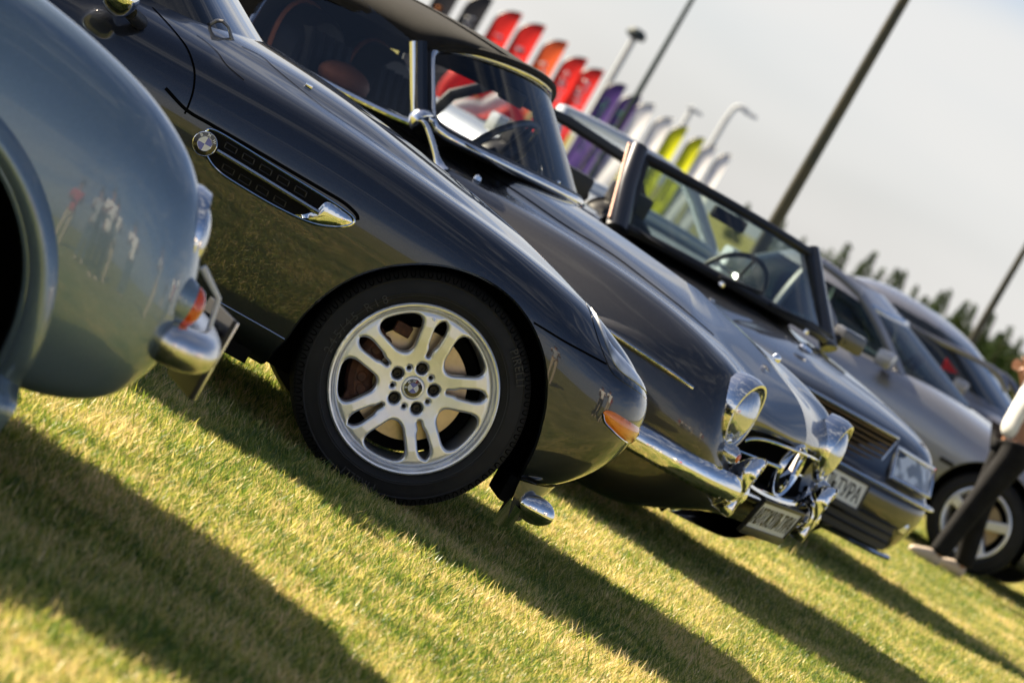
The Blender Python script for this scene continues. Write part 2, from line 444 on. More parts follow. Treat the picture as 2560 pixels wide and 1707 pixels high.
def blade_mat():
    m = bpy.data.materials.new('grass_blade'); m.use_nodes = True
    n = m.node_tree.nodes; L = m.node_tree.links; n.clear()
    o = n.new('ShaderNodeOutputMaterial'); d = n.new('ShaderNodeBsdfDiffuse'); t = n.new('ShaderNodeBsdfTranslucent'); g = n.new('ShaderNodeBsdfGlossy'); g.inputs['Roughness'].default_value = 0.45
    a = n.new('ShaderNodeAttribute'); a.attribute_name = 'tint'; a.attribute_type = 'INSTANCER'
    a2 = n.new('ShaderNodeAttribute'); a2.attribute_name = 'shade'; a2.attribute_type = 'GEOMETRY'
    ad = n.new('ShaderNodeMath'); ad.operation = 'ADD'; L.new(a.outputs['Fac'], ad.inputs[0]); L.new(a2.outputs['Fac'], ad.inputs[1])
    r = n.new('ShaderNodeValToRGB'); e = r.color_ramp.elements
    e[0].position = 0.0; e[0].color = (0.05, 0.115, 0.014, 1); e[1].position = 1.0; e[1].color = (0.80, 0.62, 0.32, 1)
    for p, c in ((0.35, (0.14, 0.235, 0.026)), (0.6, (0.37, 0.39, 0.055)), (0.8, (0.68, 0.56, 0.18))):
        q = e.new(p); q.color = (*c, 1)
    L.new(ad.outputs[0], r.inputs[0])
    L.new(r.outputs[0], d.inputs['Color']); L.new(r.outputs[0], t.inputs['Color'])
    m1 = n.new('ShaderNodeMixShader'); m1.inputs[0].default_value = 0.48; L.new(d.outputs[0], m1.inputs[1]); L.new(t.outputs[0], m1.inputs[2])
    m2 = n.new('ShaderNodeMixShader'); m2.inputs[0].default_value = 0.05; L.new(m1.outputs[0], m2.inputs[1]); L.new(g.outputs[0], m2.inputs[2])
    L.new(m2.outputs[0], o.inputs[0])
    return m
bm_ = blade_mat()
tcol = bpy.data.collections.new('grass_tufts')       # sources for the instances, not linked to the scene
for k in range(7):
    rg = np.random.default_rng(100 + k); V = []; F = []; S = []
    for b in range(15):
        x, y = rg.normal(0, .014, 2); h = rg.uniform(.014, .034) * (1 if k < 5 else 1.25); w = rg.uniform(.0008, .0016)
        a = rg.uniform(0, 2 * math.pi); lean = rg.uniform(.1, .75) * h; tw = rg.uniform(0, math.pi)
        if rg.random() < .25: h *= .45; lean = h * 1.8
        dx, dy = math.cos(a), math.sin(a); wx, wy = math.cos(tw) * w, math.sin(tw) * w
        i = len(V)
        for f, ww in ((0, 1), (.4, 1), (.75, .75)):
            cx, cy, cz = x + dx * lean * f * f, y + dy * lean * f * f, h * f - .002
            V += [(cx - wx * ww, cy - wy * ww, cz), (cx + wx * ww, cy + wy * ww, cz)]
        V.append((x + dx * lean, y + dy * lean, h * .97))
        F += [(i, i + 1, i + 3, i + 2), (i + 2, i + 3, i + 5, i + 4), (i + 4, i + 5, i + 6)]
        sh = rg.choice([-.34, -.16, 0, .16, .38], p=[.2, .25, .22, .2, .13]); S += [sh] * 7
    me = bpy.data.meshes.new('tuft'); me.from_pydata(V, [], F); me.materials.append(bm_)
    at = me.attributes.new('shade', 'FLOAT', 'POINT'); at.data.foreach_set('value', S)
    ob = bpy.data.objects.new('tuft', me); tcol.objects.link(ob)
def vnoise(x, y, sc, seed):
    rg = np.random.default_rng(seed); T = rg.random((64, 64)); X = x * sc; Y = y * sc
    i = np.floor(X).astype(int); j = np.floor(Y).astype(int); f = X - i; g = Y - j; f = f * f * (3 - 2 * f); g = g * g * (3 - 2 * g)
    q = lambda a, b: T[a % 64, b % 64]
    return (q(i, j) * (1 - f) + q(i + 1, j) * f) * (1 - g) + (q(i, j + 1) * (1 - f) + q(i + 1, j + 1) * f) * g
pts = []; 
bands = [(6.2, 9, 4600), (9, 13.5, 4600), (13.5, 18, 3000), (18, 25, 1500), (25, 36, 600)]
for y0, y1, dens in bands:
    ww = lambda y: (-.137 * y + .02 - .7 * 0 - .35, .137 * y + .35)
    xa, xb = -.16 * y1 - .3, .16 * y1 + .3
    n = int(dens * (y1 - y0) * (xb - xa)); x = RNG.uniform(xa, xb, n); y = RNG.uniform(y0, y1, n)
    # keep what the lens and a small step aside can see (the tilted frame leaves out the upper left)
    k = (x > -.125 * y - .45) & (x < .14 * y + .45)
    left = x < -1.0 - .02 * y
    k &= ~(left & (RNG.random(n) < .6))
    pts.append(np.column_stack([x[k], y[k]]))
pts = np.concatenate(pts)
# thin out a little where the lawn is worn
wear = vnoise(pts[:, 0] + 9, pts[:, 1], 2.3, 5) * .5 + vnoise(pts[:, 0], pts[:, 1] + 3, 7.0, 6) * .5
tint = np.clip(.52 + (wear - .5) * .85 + RNG.normal(0, .14, len(pts)), 0.02, 1.0)
scl = np.clip(RNG.normal(.95, .2, len(pts)), .5, 1.6) * (0.85 + .4 * vnoise(pts[:, 0], pts[:, 1], 1.7, 8))
me = bpy.data.meshes.new('grass'); me.from_pydata(np.column_stack([pts, np.zeros(len(pts))]).tolist(), [], [])
me.attributes.new('tint', 'FLOAT', 'POINT').data.foreach_set('value', tint.astype(np.float32))
me.attributes.new('scl', 'FLOAT', 'POINT').data.foreach_set('value', scl.astype(np.float32))
me.attributes.new('yaw', 'FLOAT', 'POINT').data.foreach_set('value', RNG.uniform(0, 6.283, len(pts)).astype(np.float32))
grass = bpy.data.objects.new('grass', me); COL.objects.link(grass); tag(grass, 'short sunlit lawn grass, green and straw coloured, under the parked cars', 'grass', kind='stuff')
ng = bpy.data.node_groups.new('grass_scatter', 'GeometryNodeTree')
ng.interface.new_socket('Geometry', in_out='INPUT', socket_type='NodeSocketGeometry'); ng.interface.new_socket('Geometry', in_out='OUTPUT', socket_type='NodeSocketGeometry')
gn = ng.nodes; gl = ng.links
gi = gn.new('NodeGroupInput'); go = gn.new('NodeGroupOutput'); ip = gn.new('GeometryNodeInstanceOnPoints'); ci = gn.new('GeometryNodeCollectionInfo')
ci.inputs['Collection'].default_value = tcol; ci.inputs['Separate Children'].default_value = True; ci.inputs['Reset Children'].default_value = True
na = gn.new('GeometryNodeInputNamedAttribute'); na.data_type = 'FLOAT'; na.inputs['Name'].default_value = 'scl'
nb = gn.new('GeometryNodeInputNamedAttribute'); nb.data_type = 'FLOAT'; nb.inputs['Name'].default_value = 'yaw'
cx = gn.new('ShaderNodeCombineXYZ'); e2r = gn.new('FunctionNodeEulerToRotation')
gl.new(nb.outputs['Attribute'], cx.inputs['Z']); gl.new(cx.outputs[0], e2r.inputs[0])
ip.inputs['Pick Instance'].default_value = True
ri = gn.new('FunctionNodeRandomValue'); ri.data_type = 'INT'; 
for s in ri.inputs:
    if s.name == 'Min' and s.type == 'INT': s.default_value = 0
    if s.name == 'Max' and s.type == 'INT': s.default_value = 6
iout = [s for s in ri.outputs if s.type == 'INT'][0]
gl.new(gi.outputs[0], ip.inputs['Points']); gl.new(ci.outputs[0], ip.inputs['Instance']); gl.new(iout, ip.inputs['Instance Index'])
gl.new(e2r.outputs[0], ip.inputs['Rotation']); gl.new(na.outputs['Attribute'], ip.inputs['Scale']); gl.new(ip.outputs[0], go.inputs[0])
md = grass.modifiers.new('scatter', 'NODES'); md.node_group = ng
print('grass tufts', len(pts))
# ------------------------------------------------------------------ car bodies
def body_shell(car, rows, nu, nv, arches, paint_m, tail=True, name='body', k_tail=((-.05, .86), (-.12, .5), (-.14, 0))):
    """rows: rings of points along the right half, lowest first, each running from the tail round the nose to the centre line"""
    C = []
    for r in rows:
        r = [tuple(p) for p in r]
        if tail:
            x0, y0, z0 = r[0]
            r = [(x0 + k_tail[2][0], 0, z0), (x0 + k_tail[1][0], y0 * k_tail[1][1], z0), (x0 + k_tail[0][0], y0 * k_tail[0][1], z0)] + r
        C.append(r)
    P = bsurf(np.array(C, float), nv, nu)           # [row, column]
    N = grid_normals(P)
    # normals outward (to the right side: -y, and up)
    if (N[nv // 3, nu // 2] @ np.array([0, -1, 0.2])) < 0: N = -N
    V = P.reshape(-1, 3).copy(); NN = N.reshape(-1, 3).copy()
    F = []
    for i in range(nv - 1):
        for j in range(nu - 1):
            a = i * nu + j; F.append((a, a + 1, a + nu + 1, a + nu))
    lips = []
    keep = np.ones(len(F), bool); Fa = np.array(F)
    for (cx, cz, rad) in arches:
        side = V[:, 1] < -0.45
        dx, dz = V[:, 0] - cx, V[:, 2] - cz
        ph = np.arctan2(dz, dx); rr = np.hypot(dx, dz); R = rad(ph)
        ins = side & (rr < R)
        keep &= ~ins[Fa].all(1)
        touched = np.zeros(len(V), bool)
        fa = Fa[keep]; part = ins[fa].any(1)
        touched[fa[part].ravel()] = True
        mv = ins & touched
        V[mv, 0] = cx + dx[mv] / rr[mv] * R[mv]; V[mv, 2] = cz + dz[mv] / rr[mv] * R[mv]
    F = [tuple(f) for f in Fa[keep]]
    # orientation: make face normals agree with N
    a, b, c, d = F[len(F) // 3]
    fn = np.cross(V[b] - V[a], V[d] - V[a])
    if fn @ NN[a] < 0: F = [f[::-1] for f in F]
    full_bvh = BVHTree.FromPolygons([tuple(v) for v in P.reshape(-1, 3)], [tuple(f) for f in Fa])
    car.full = full_bvh; car.ctrl = np.array(C, float); car.P = P; car.N = N; car.nu = nu; car.nv = nv
    nV = len(V); V2 = V * np.array([1, -1, 1]); N2 = NN * np.array([1, -1, 1])
    allV = np.concatenate([V, V2]); allF = F + [tuple(i + nV for i in f[::-1]) for f in F]
    o = mesh_obj(name, allV, allF, paint_m, car.root, True, np.concatenate([NN, N2]))
    car.set_bvh(P.reshape(-1, 3), Fa)
    # painted arch lips and dark wells
    for (cx, cz, rad) in arches:
        phs = np.linspace(-0.75, math.pi + 0.75, 90); E = []
        for ph in phs:
            r = float(rad(np.array([ph]))[0])
            x, z = cx + math.cos(ph) * r, cz + math.sin(ph) * r
            h = full_bvh.ray_cast(Vector((x, -3, z)), Vector((0, 1, 0)))
            if h[0] is not None and h[0].y < -0.4: E.append((x, h[0].y, z, ph, r))
        if len(E) < 4: continue
        E = np.array(E)
        for sgn in (1, -1):
            g = np.stack([np.column_stack([E[:, 0], E[:, 1], E[:, 2]]),
                          np.column_stack([cx + np.cos(E[:, 3]) * (E[:, 4] - .006), E[:, 1] + .006, cz + np.sin(E[:, 3]) * (E[:, 4] - .006)]),
                          np.column_stack([cx + np.cos(E[:, 3]) * (E[:, 4] - .006), E[:, 1] + .03, cz + np.sin(E[:, 3]) * (E[:, 4] - .006)])], 1)
            g2 = np.stack([np.column_stack([cx + np.cos(E[:, 3]) * (E[:, 4] - .004), E[:, 1] + .028, cz + np.sin(E[:, 3]) * (E[:, 4] - .004)]),
                           np.column_stack([cx + np.cos(E[:, 3]) * (E[:, 4] + .03), 0 * E[:, 1] - .50, cz + np.sin(E[:, 3]) * (E[:, 4] + .03)]),
                           np.column_stack([cx + 0 * E[:, 3], 0 * E[:, 1] - .46, cz + 0 * E[:, 3]])], 1)
            s = np.array([1, sgn, 1])
            MB().grid(g * s, flip=sgn < 0).build('arch_lip', paint_m, car.root)
            MB().grid(g2 * s).build('wheel_well', MT['void'], car.root)
    return o
def const_r(r): return lambda ph: np.full_like(ph, r)
def polar_r(cx, cz, pts):
    A = sorted((math.atan2(z - cz, x - cx), math.hypot(x - cx, z - cz)) for x, z in pts)
    a = np.array([p[0] for p in A]); r = np.array([p[1] for p in A])
    for _ in range(2):
        q = r.copy(); q[1:-1] = .25 * r[:-2] + .5 * r[1:-1] + .25 * r[2:]; r = q
    a2 = np.concatenate([a - 2 * math.pi, a, a + 2 * math.pi]); r2 = np.concatenate([r, r, r])
    return lambda ph: np.interp(ph, a2, r2)
def under_pan(car, x0, x1, hw, z, extra=()):
    m = MB().box(((x0 + x1) / 2, 0, z + .04), (x1 - x0, 2 * hw, .08))
    for c, s in extra: m.box(c, s)
    return m.build('underbody', MT['void'], car.root)

# ---- wheels ------------------------------------------------------------------
def wheel_disc(spider, r_out, cell, base, edge=0.007, depth=0.03, tol=0.0):
    """a cast wheel face: height field over a signed distance field (positive = metal); axis along -y"""
    n = int(2 * r_out / cell) + 3
    xs = (np.arange(n) - (n - 1) / 2) * cell
    X, Z = np.meshgrid(xs, xs, indexing='ij'); S = spider(X, Z)
    gx, gz = np.gradient(S, cell); gl = np.hypot(gx, gz) + 1e-9
    insd = S > 0
    q = insd[:-1, :-1] | insd[1:, :-1] | insd[:-1, 1:] | insd[1:, 1:]
    use = np.zeros_like(insd); use[:-1, :-1] |= q; use[1:, :-1] |= q; use[:-1, 1:] |= q; use[1:, 1:] |= q
    out = use & ~insd
    Xm, Zm = X.copy(), Z.copy(); Sm = S.copy()
    for _ in range(3):
        st = np.where(out, -Sm / gl, 0); st = np.clip(st, -cell * 1.5, cell * 1.5)
        Xm = Xm + st * gx / gl; Zm = Zm + st * gz / gl
        Sm = np.where(out, spider(Xm, Zm), S)
    sdv = np.where(out, 0, S)
    t = np.clip(sdv / edge, 0, 1); drop = edge * (1 - np.sqrt(np.clip(1 - (1 - t) ** 2, 0, 1)))
    Y = base(np.hypot(Xm, Zm), Xm, Zm) + drop
    idx = -np.ones(X.shape, int); ii = np.argwhere(use)
    for k, (i, j) in enumerate(ii): idx[i, j] = k
    V = [(Xm[i, j], Y[i, j], Zm[i, j]) for i, j in ii]
    F = [(idx[i, j], idx[i, j + 1], idx[i + 1, j + 1], idx[i + 1, j]) for i, j in np.argwhere(q)]
    # side walls
    cnt = {}
    for f in F:
        for a in range(4):
            e = (f[a], f[(a + 1) % 4])
            if (e[1], e[0]) in cnt: del cnt[(e[1], e[0])]
            else: cnt[e] = 1
    back = {}
    nV = len(V)
    for e in cnt:
        for v in e:
            if v not in back: back[v] = len(V); V.append((V[v][0], V[v][1] + depth, V[v][2]))
    F2 = F + [(b, a, back[a], back[b]) for a, b in cnt]
    return np.array(V), F2
def smin(a, b, k):
    h = np.clip(0.5 + 0.5 * (b - a) / k, 0, 1); return b * (1 - h) + a * h - k * h * (1 - h)
def smax(a, b, k): return -smin(-a, -b, k)
def capsule(X, Z, ax, az, bx, bz, ra, rb):
    px, pz = X - ax, Z - az; dx, dz = bx - ax, bz - az
    t = np.clip((px * dx + pz * dz) / (dx * dx + dz * dz), 0, 1)
    return (ra + (rb - ra) * t) - np.hypot(px - dx * t, pz - dz * t)
def tyre(name, parent, R, rim_r, w, y_face, mat_, blocks=0):
    """profile from the outer bead over the tread to the inner bead"""
    b = y_face; s = R - rim_r
    pr = [(rim_r - .006, b + .020), (rim_r + .002, b + .006), (rim_r + .010, b - .001), (rim_r + s * .30, b - .009), (rim_r + s * .34, b - .0095), (rim_r + s * .36, b - .008), (rim_r + s * .55, b - .007), (rim_r + s * .70, b - .001),
          (rim_r + s * .74, b - .0025), (rim_r + s * .77, b + .001), (rim_r + s * .88, b + .010), (rim_r + s * .95, b + .019), (R - .002, b + .034), (R, b + .06), (R, b + w - .05), (R - .01, b + w - .02), (rim_r, b + w)]
    o = MB().lathe(pr, (0, 0, 0), (0, 1, 0), 120).build(name, mat_, parent)
    if blocks:
        m = MB(); g = MB()
        for k in range(blocks):
            a = 2 * math.pi * k / blocks; da = 2 * math.pi / blocks
            # U-shaped grooves in the shoulder
            L = [(-.26, R - .004), (-.26, rim_r + s * .86), (-.18, rim_r + s * .80), (0, rim_r + s * .775), (.18, rim_r + s * .80), (.26, rim_r + s * .86), (.26, R - .004)]
            def yy(r): return np.interp(r, [p[0] for p in pr[8:14]], [p[1] for p in pr[8:14]])
            pts = [((r) * math.cos(a + da * f), yy(r) - .0006, r * math.sin(a + da * f)) for f, r in L]
            g.tube(crom(pts, 3), .0016, 5)
            pts2 = [((r) * math.cos(a), yy(r) - .0004, r * math.sin(a)) for r in (R - .001, rim_r + s * .93)]
            g.tube(pts2, .0013, 4)
        t = g.build('tread_groove', MT['gap'], o); tag(t, kind='stuff')
    return o
def arc_text(name, body, size, r, ang, y, mat_, parent, extr=.0012, outward=True, spacing=1.0):
    """lettering bent along a circle in the x-z plane, seen from -y (x to the right)"""
    V, F = text_mesh(body, size, extr, 0.0, spacing)
    a = ang - V[:, 0] / r; rr = r + V[:, 1]
    P = np.column_stack([rr * np.cos(a), y - V[:, 2], rr * np.sin(a)])
    return mesh_obj(name, P, F, mat_, parent, False)

def bmw_roundel(parent, c, R, Rm, spin=0.0, full=True):
    """black ring with letters round a blue and white quartered disc; Rm maps (x right, y up, z out) to local"""
    def T(P): return np.asarray(c) + np.asarray(P, float) @ Rm
    n = 48; A = np.linspace(0, 2 * math.pi, n, endpoint=False)
    root = None
    def ringmesh(nm, prof, mt, par):
        G = np.array([[(r * math.cos(a), r * math.sin(a), h) for r, h in prof] for a in A])
        m = MB(); m.grid(T(G), close_u=True); return m.build(nm, mt, par)
    e = ringmesh('emblem', [(R, -.002), (R, .0015), (R * .955, .003), (R * .93, .0022)], MT['chrome'], parent)
    ringmesh('emblem_ring', [(R * .93, .0022), (R * .58, .003)], MT['gloss_black'], e)
    ringmesh('inner_ring', [(R * .60, .0028), (R * .575, .0038), (R * .55, .003)], MT['chrome'], e)
    for q in range(4):
        a = np.linspace(q * math.pi / 2, (q + 1) * math.pi / 2, 13) + spin
        P = [(0, 0, .0032)] + [(R * .56 * math.cos(t), R * .56 * math.sin(t), .0032) for t in a]
        mesh_obj('quadrant', T(P), [tuple(range(len(P)))], MT['white'] if q % 2 else MT['emblem_blue'], e, False)
    for ch, an in (('B', 48), ('M', 0), ('W', -48)):
        V, F = text_mesh(ch, R * .36, .0004, R * .006)
        a = math.pi / 2 + R_(an) + spin; r = R * .755
        ux, uy = math.cos(a - math.pi / 2), math.sin(a - math.pi / 2)
        P = np.column_stack([r * math.cos(a) + V[:, 0] * ux - V[:, 1] * uy, r * math.sin(a) + V[:, 0] * uy + V[:, 1] * ux, .0034 + V[:, 2]])
        mesh_obj('letter', T(P), F, MT['letter_white'], e, False)
    return e

# ---- the dark roadster in the middle -----------------------------------------
w0 = at_depth(1035, 972, 12.43)
TH = -9.0
yv = np.array([math.sin(R_(TH)), math.cos(R_(TH)), 0])
z8 = Car(w0 + yv * .87, TH, 'roadster', 'anthracite roadster with double spoke alloy wheel and chrome side vent')
XS = np.array([-3.55, -3.2, -2.6, -2.0, -1.5, -1.1, -.8, -.5, -.25, 0, .18, .32])
def row(ys, zs, wrap, xs=XS):
    yx, yyv = zip(*ys); zx, zz = zip(*zs)
    return [(x, -np.interp(x, yx, yyv), np.interp(x, zx, zz)) for x in xs] + [tuple(p) for p in wrap]
TL = (-3.55, .74); TM = (-3.0, .86)
rows = [
 row([(-3.5, .55), (-3, .66), (.32, .70)], [(-3.5, .22), (-3, .17), (.0, .17), (.32, .215)], [(.42, -.70, .232), (.46, -.60, .235), (.49, -.42, .235), (.50, -.2, .235), (.50, 0, .235)]),
 row([TL, TM, (-2.5, .86), (-1, .85), (0, .872), (.32, .855)], [(-3.5, .26), (-3, .185), (0, .182), (.2, .21), (.32, .235)], [(.44, -.81, .248), (.51, -.70, .262), (.55, -.48, .262), (.58, -.25, .262), (.59, 0, .262)]),
 row([TL, TM, (-2.5, .885), (-1, .866), (-.4, .88), (0, .895), (.32, .873)], [(-3.5, .36), (-3, .28), (.2, .28), (.32, .29)], [(.49, -.82, .305), (.585, -.70, .33), (.63, -.48, .33), (.66, -.25, .325), (.67, 0, .32)]),
 row([TL, TM, (-2.5, .905), (-1, .885), (-.4, .90), (0, .913), (.32, .887)], [(-3.5, .46), (-3, .42), (.32, .42)], [(.53, -.825, .43), (.640, -.71, .44), (.69, -.48, .43), (.72, -.25, .42), (.73, 0, .41)]),
 row([TL, TM, (-2.5, .915), (-1, .902), (-.4, .912), (0, .925), (.32, .893)], [(-3.5, .58), (.32, .56)], [(.545, -.825, .55), (.655, -.71, .54), (.705, -.48, .53), (.735, -.25, .52), (.745, 0, .51)]),
 row([TL, TM, (-2.5, .922), (-1, .915), (-.4, .917), (0, .928), (.32, .89)], [(-3.5, .68), (.0, .675), (.32, .655)], [(.54, -.815, .625), (.645, -.70, .612), (.69, -.48, .60), (.72, -.25, .59), (.73, 0, .58)]),
 row([TL, TM, (-2.5, .918), (-1, .905), (-.4, .905), (0, .913), (.32, .868)], [(-3.5, .76), (-.25, .745), (0, .74), (.18, .72), (.32, .70)], [(.505, -.79, .672), (.615, -.695, .650), (.66, -.48, .635), (.69, -.25, .62), (.70, 0, .61)]),
 row([TL, TM, (-2.5, .89), (-1, .882), (-.4, .88), (0, .882), (.32, .835)], [(-3.5, .82), (-1.1, .805), (-.5, .81), (-.25, .80), (0, .785), (.18, .757), (.32, .727)], [(.47, -.755, .700), (.572, -.675, .680), (.62, -.48, .665), (.65, -.25, .65), (.655, 0, .64)]),
 row([TL, (-3, .80), (-2.5, .84), (-1, .838), (0, .835), (.32, .79)], [(-3.5, .86), (-2.6, .89), (-1.1, .86), (-.7, .868), (-.45, .864), (-.25, .848), (0, .826), (.18, .797), (.32, .765)], [(.43, -.715, .740), (.525, -.65, .712), (.57, -.48, .700), (.60, -.25, .685), (.61, 0, .675)]),
 row([(-3.5, .66), (-2.5, .76), (-1, .755), (0, .755), (.32, .72)], [(-3.5, .88), (-2.6, .925), (-1.1, .893), (-.7, .893), (-.45, .88), (-.25, .86), (0, .840), (.18, .811), (.32, .784)], [(.39, -.665, .766), (.455, -.61, .742), (.50, -.46, .725), (.53, -.25, .715), (.54, 0, .71)]),
 row([(-3.5, .58), (-2.5, .68), (-1, .665), (0, .67), (.32, .65)], [(-3.5, .89), (-2.6, .93), (-1.1, .915), (-.9, .918), (-.7, .908), (-.45, .889), (-.25, .862), (0, .842), (.18, .813), (.32, .788)], [(.35, -.60, .782), (.40, -.55, .768), (.43, -.42, .755), (.45, -.22, .745), (.46, 0, .74)]),
 row([(-3.5, .5), (-2.5, .6), (-1, .59), (0, .60), (.32, .57)], [(-3.5, .90), (-2.6, .94), (-1.1, .938), (-.75, .945), (-.5, .935), (-.35, .907), (-.1, .868), (.05, .842), (.2, .812), (.32, .795)], [(.30, -.52, .798), (.33, -.45, .79), (.35, -.34, .785), (.37, -.18, .775), (.37, 0, .77)], np.minimum(XS, .26)),
 row([(-3.5, .3), (-2.5, .4), (-1, .38), (.32, .36)], [(-3.5, .91), (-2.6, .95), (-1.1, .955), (-.75, .957), (-.5, .945), (-.35, .92), (-.1, .885), (.05, .862), (.2, .832), (.32, .812)], [(.20, -.32, .832), (.22, -.27, .828), (.23, -.2, .824), (.24, -.1, .82), (.24, 0, .818)], np.minimum(XS * .98 - .02, .17)),
 row([(-3.5, 0), (.32, 0)], [(-3.5, .91), (-2.6, .95), (-1.1, .962), (-.75, .962), (-.5, .95), (-.35, .927), (-.1, .893), (.05, .868), (.2, .838), (.32, .818)], [(.10, 0, .855), (.12, 0, .85), (.14, 0, .847), (.155, 0, .843), (.17, 0, .84)], np.minimum(XS * .96 - .04, .09)),
]
ARCH = polar_r(.005, .32, [(-.400, .10), (-.395, .22), (-.388, .281), (-.368, .42), (-.325, .515), (-.262, .588), (-.205, .632), (-.128, .676), (-.032, .705), (.051, .710), (.116, .697), (.196, .668), (.279, .594), (.335, .515), (.368, .42), (.389, .30), (.398, .22), (.40, .10)])
body_shell(z8, rows, 230, 170, [(.005, .32, ARCH), (-2.505, .33, const_r(.385))], MT['anthracite'])
under_pan(z8, -3.3, .36, .52, .17, [((-1.25, 0, .30), (1.6, 1.66, .28)), ((.33, 0, .40), (.22, 1.0, .34))])
# liner that closes the front of the front wheel arch
def z8_wheel(x, detailed=True, ysign=-1):
    wr = empty('wheel', (x, ysign * .87, .335)); wr.parent = z8.root
    if ysign > 0: wr.rotation_euler = (0, 0, math.pi)
    tyre('tyre', wr, .341, .240, .235, 0.004, MT['rubber'], 84)
    rim_p = [(.2405, .016), (.2455, .012), (.2470, .004), (.2455, -.002), (.2415, -.005), (.2365, -.004), (.2330, .001), (.2300, .009), (.2268, .020), (.2240, .034), (.221, .06), (.214, .12), (.208, .17), (.212, .21)]
    rim = MB().lathe(rim_p, (0, 0, 0), (0, 1, 0), 120).build('rim', MT['alloy'], wr)
    def spider(X, Z):
        r = np.hypot(X, Z)
        d = .078 - r
        for k in range(5):
            a = R_(22 + 72 * k); c, s = math.cos(a), math.sin(a)
            U = X * c + Z * s; Wd = -X * s + Z * c
            p = None
            for sg in (1, -1):
                q = capsule(U, Wd, .070, sg * .026, .232, sg * .0405, .0195, .0160)
                p = q if p is None else np.maximum(p, q)
            # flank fillets towards the rim
            slot = capsule(U, Wd, .102, 0, .26, 0, .0062, .0165)
            p2 = np.where(U > .05, np.minimum(smax(p, .04 - np.hypot(U - .08, Wd), .02), 1), -1)
            d = smax(d, np.where(U > .02, p2, -1), .042)
            d = np.where(U > .06, smin(d, -slot, .004), d)
        ring = r - .2135
        d = smax(d, ring, .045)
        d = smin(d, .2262 - r, .001)
        for k in range(5):
            a = R_(22 + 72 * k); d = smin(d, np.hypot(X - .0605 * math.cos(a), Z - .0605 * math.sin(a)) - .0155, .002)
            a += R_(36); d = smin(d, np.hypot(X - .0585 * math.cos(a), Z - .0585 * math.sin(a)) - .0058, .0015)
        return smin(d, r - .028, .002)
    def base(r, X, Z):
        hub = .030 - .012 * np.clip((r - .035) / .05, 0, 1)
        y = np.interp(r, [0, .03, .075, .10, .14, .18, .21, .226, .25], [.030, .030, .027, .0245, .019, .016, .017, .021, .021])
        a = np.arctan2(Z, X)
        # gentle crown across each spoke pair
        return y
    V, F = wheel_disc(spider, .232, .0020, base, .0075, .035)
    sp = mesh_obj('spokes', V, F, MT['alloy'], wr, False); auto_smooth(sp.data, 50)
    cap = MB().lathe([(.0295, .040), (.0305, .028), (.0300, .0265), (.0285, .0262), (0.0, .0262)], (0, 0, 0), (0, 1, 0), 40).build('centre_cap', MT['alloy'], wr)
    # x right, y up, z out (towards -y)
    ac = R_(36)
    Rm = np.array([[1, 0, 0], [0, 0, 1], [0, -1, 0]], float)
    bmw_roundel(cap, (0, .0255, 0), .0265, Rm, R_(63))
    for k in range(5):
        a = R_(22 + 72 * k); c = (.0605 * math.cos(a), 0, .0605 * math.sin(a))
        MB().lathe([(.0165, .030), (.0158, .040), (.0155, .062), (.0, .062)], c, (0, 1, 0), 20).build('bolt_seat', MT['black'], wr)
        MB().lathe([(.0105, .066), (.0105, .046), (.0095, .0445), (.006, .0445), (.0055, .056), (0, .056)], c, (0, 1, 0), 18).build('wheel_bolt', MT['satin_dark'], wr)
    d = MB().lathe([(.060, .100), (.085, .100), (.086, .116), (.163, .116), (.1645, .118), (.1645, .140), (.08, .142)], (0, 0, 0), (0, 1, 0), 90).build('brake_disc', MT['disc'], wr)
    MB().lathe([(0, .085), (.058, .085), (.066, .102), (.084, .103), (.088, .118)], (0, 0, 0), (0, 1, 0), 40).build('disc_hat', MT['black'], wr)
    cm = MB()
    A = np.linspace(R_(146), R_(218), 14)
    G = np.array([[(r * math.cos(a), y, r * math.sin(a)) for r, y in ((.112, .118), (.112, .080), (.128, .066), (.165, .062), (.183, .075), (.186, .16))] for a in A])
    cm.grid(G)
    for a in (150, 164, 198, 212): cm.lathe([(0, .058), (.012, .058), (.016, .062), (.017, .08)], (.146 * math.cos(R_(a)), 0, .146 * math.sin(R_(a))), (0, 1, 0), 14)
    cm.box((-.10, .09, .128), (.05, .03, .035), bev=.006); cm.box((-.135, .088, -.12), (.04, .03, .05), bev=.006)
    cm.build('brake_caliper', MT['caliper'], wr)
    MB().lathe([(0, .15), (.2, .152)], (0, 0, 0), (0, 1, 0), 40).build('splash_plate', MT['void'], wr)
    v = MB().tube([(-.045, .018, .198), (-.047, .004, .200)], .0042, 8).build('valve', MT['satin_chrome'], wr)
    arc_text('sidewall_text', '245/45 R18', .034, .268, R_(161), -.0098, MT['rubber_mark'], wr, spacing=1.5)
    arc_text('sidewall_text', 'PIRELLI', .034, .302, R_(41), -.0078, MT['rubber_mark'], wr, spacing=1.05)
    arc_text('sidewall_text', 'PIRELLI', .034, .302, R_(268), -.0078, MT['rubber_mark'], wr, spacing=1.05)
    m = MB(); m.lathe([(.266, -.0062), (.2672, -.0072), (.2684, -.0062)], (0, 0, 0), (0, 1, 0), 100); m.build('sidewall_rib', MT['rubber_mark'], wr)
    return wr
MT['satin_dark'] = mat('dark_steel', (0.035, 0.033, 0.03), 0.4, 0.8)
fw = z8_wheel(0)
def copy_part(src, loc, rz, parent):
    o = src.copy(); COL.objects.link(o); o.parent = parent; o.location = loc; o.rotation_euler = (0, 0, rz)
    for c in src.children:
        d = c.copy(); COL.objects.link(d); d.parent = o
        for g in c.children:
            if g.name.startswith('emblem'): continue
            h = g.copy(); COL.objects.link(h); h.parent = d
    return o
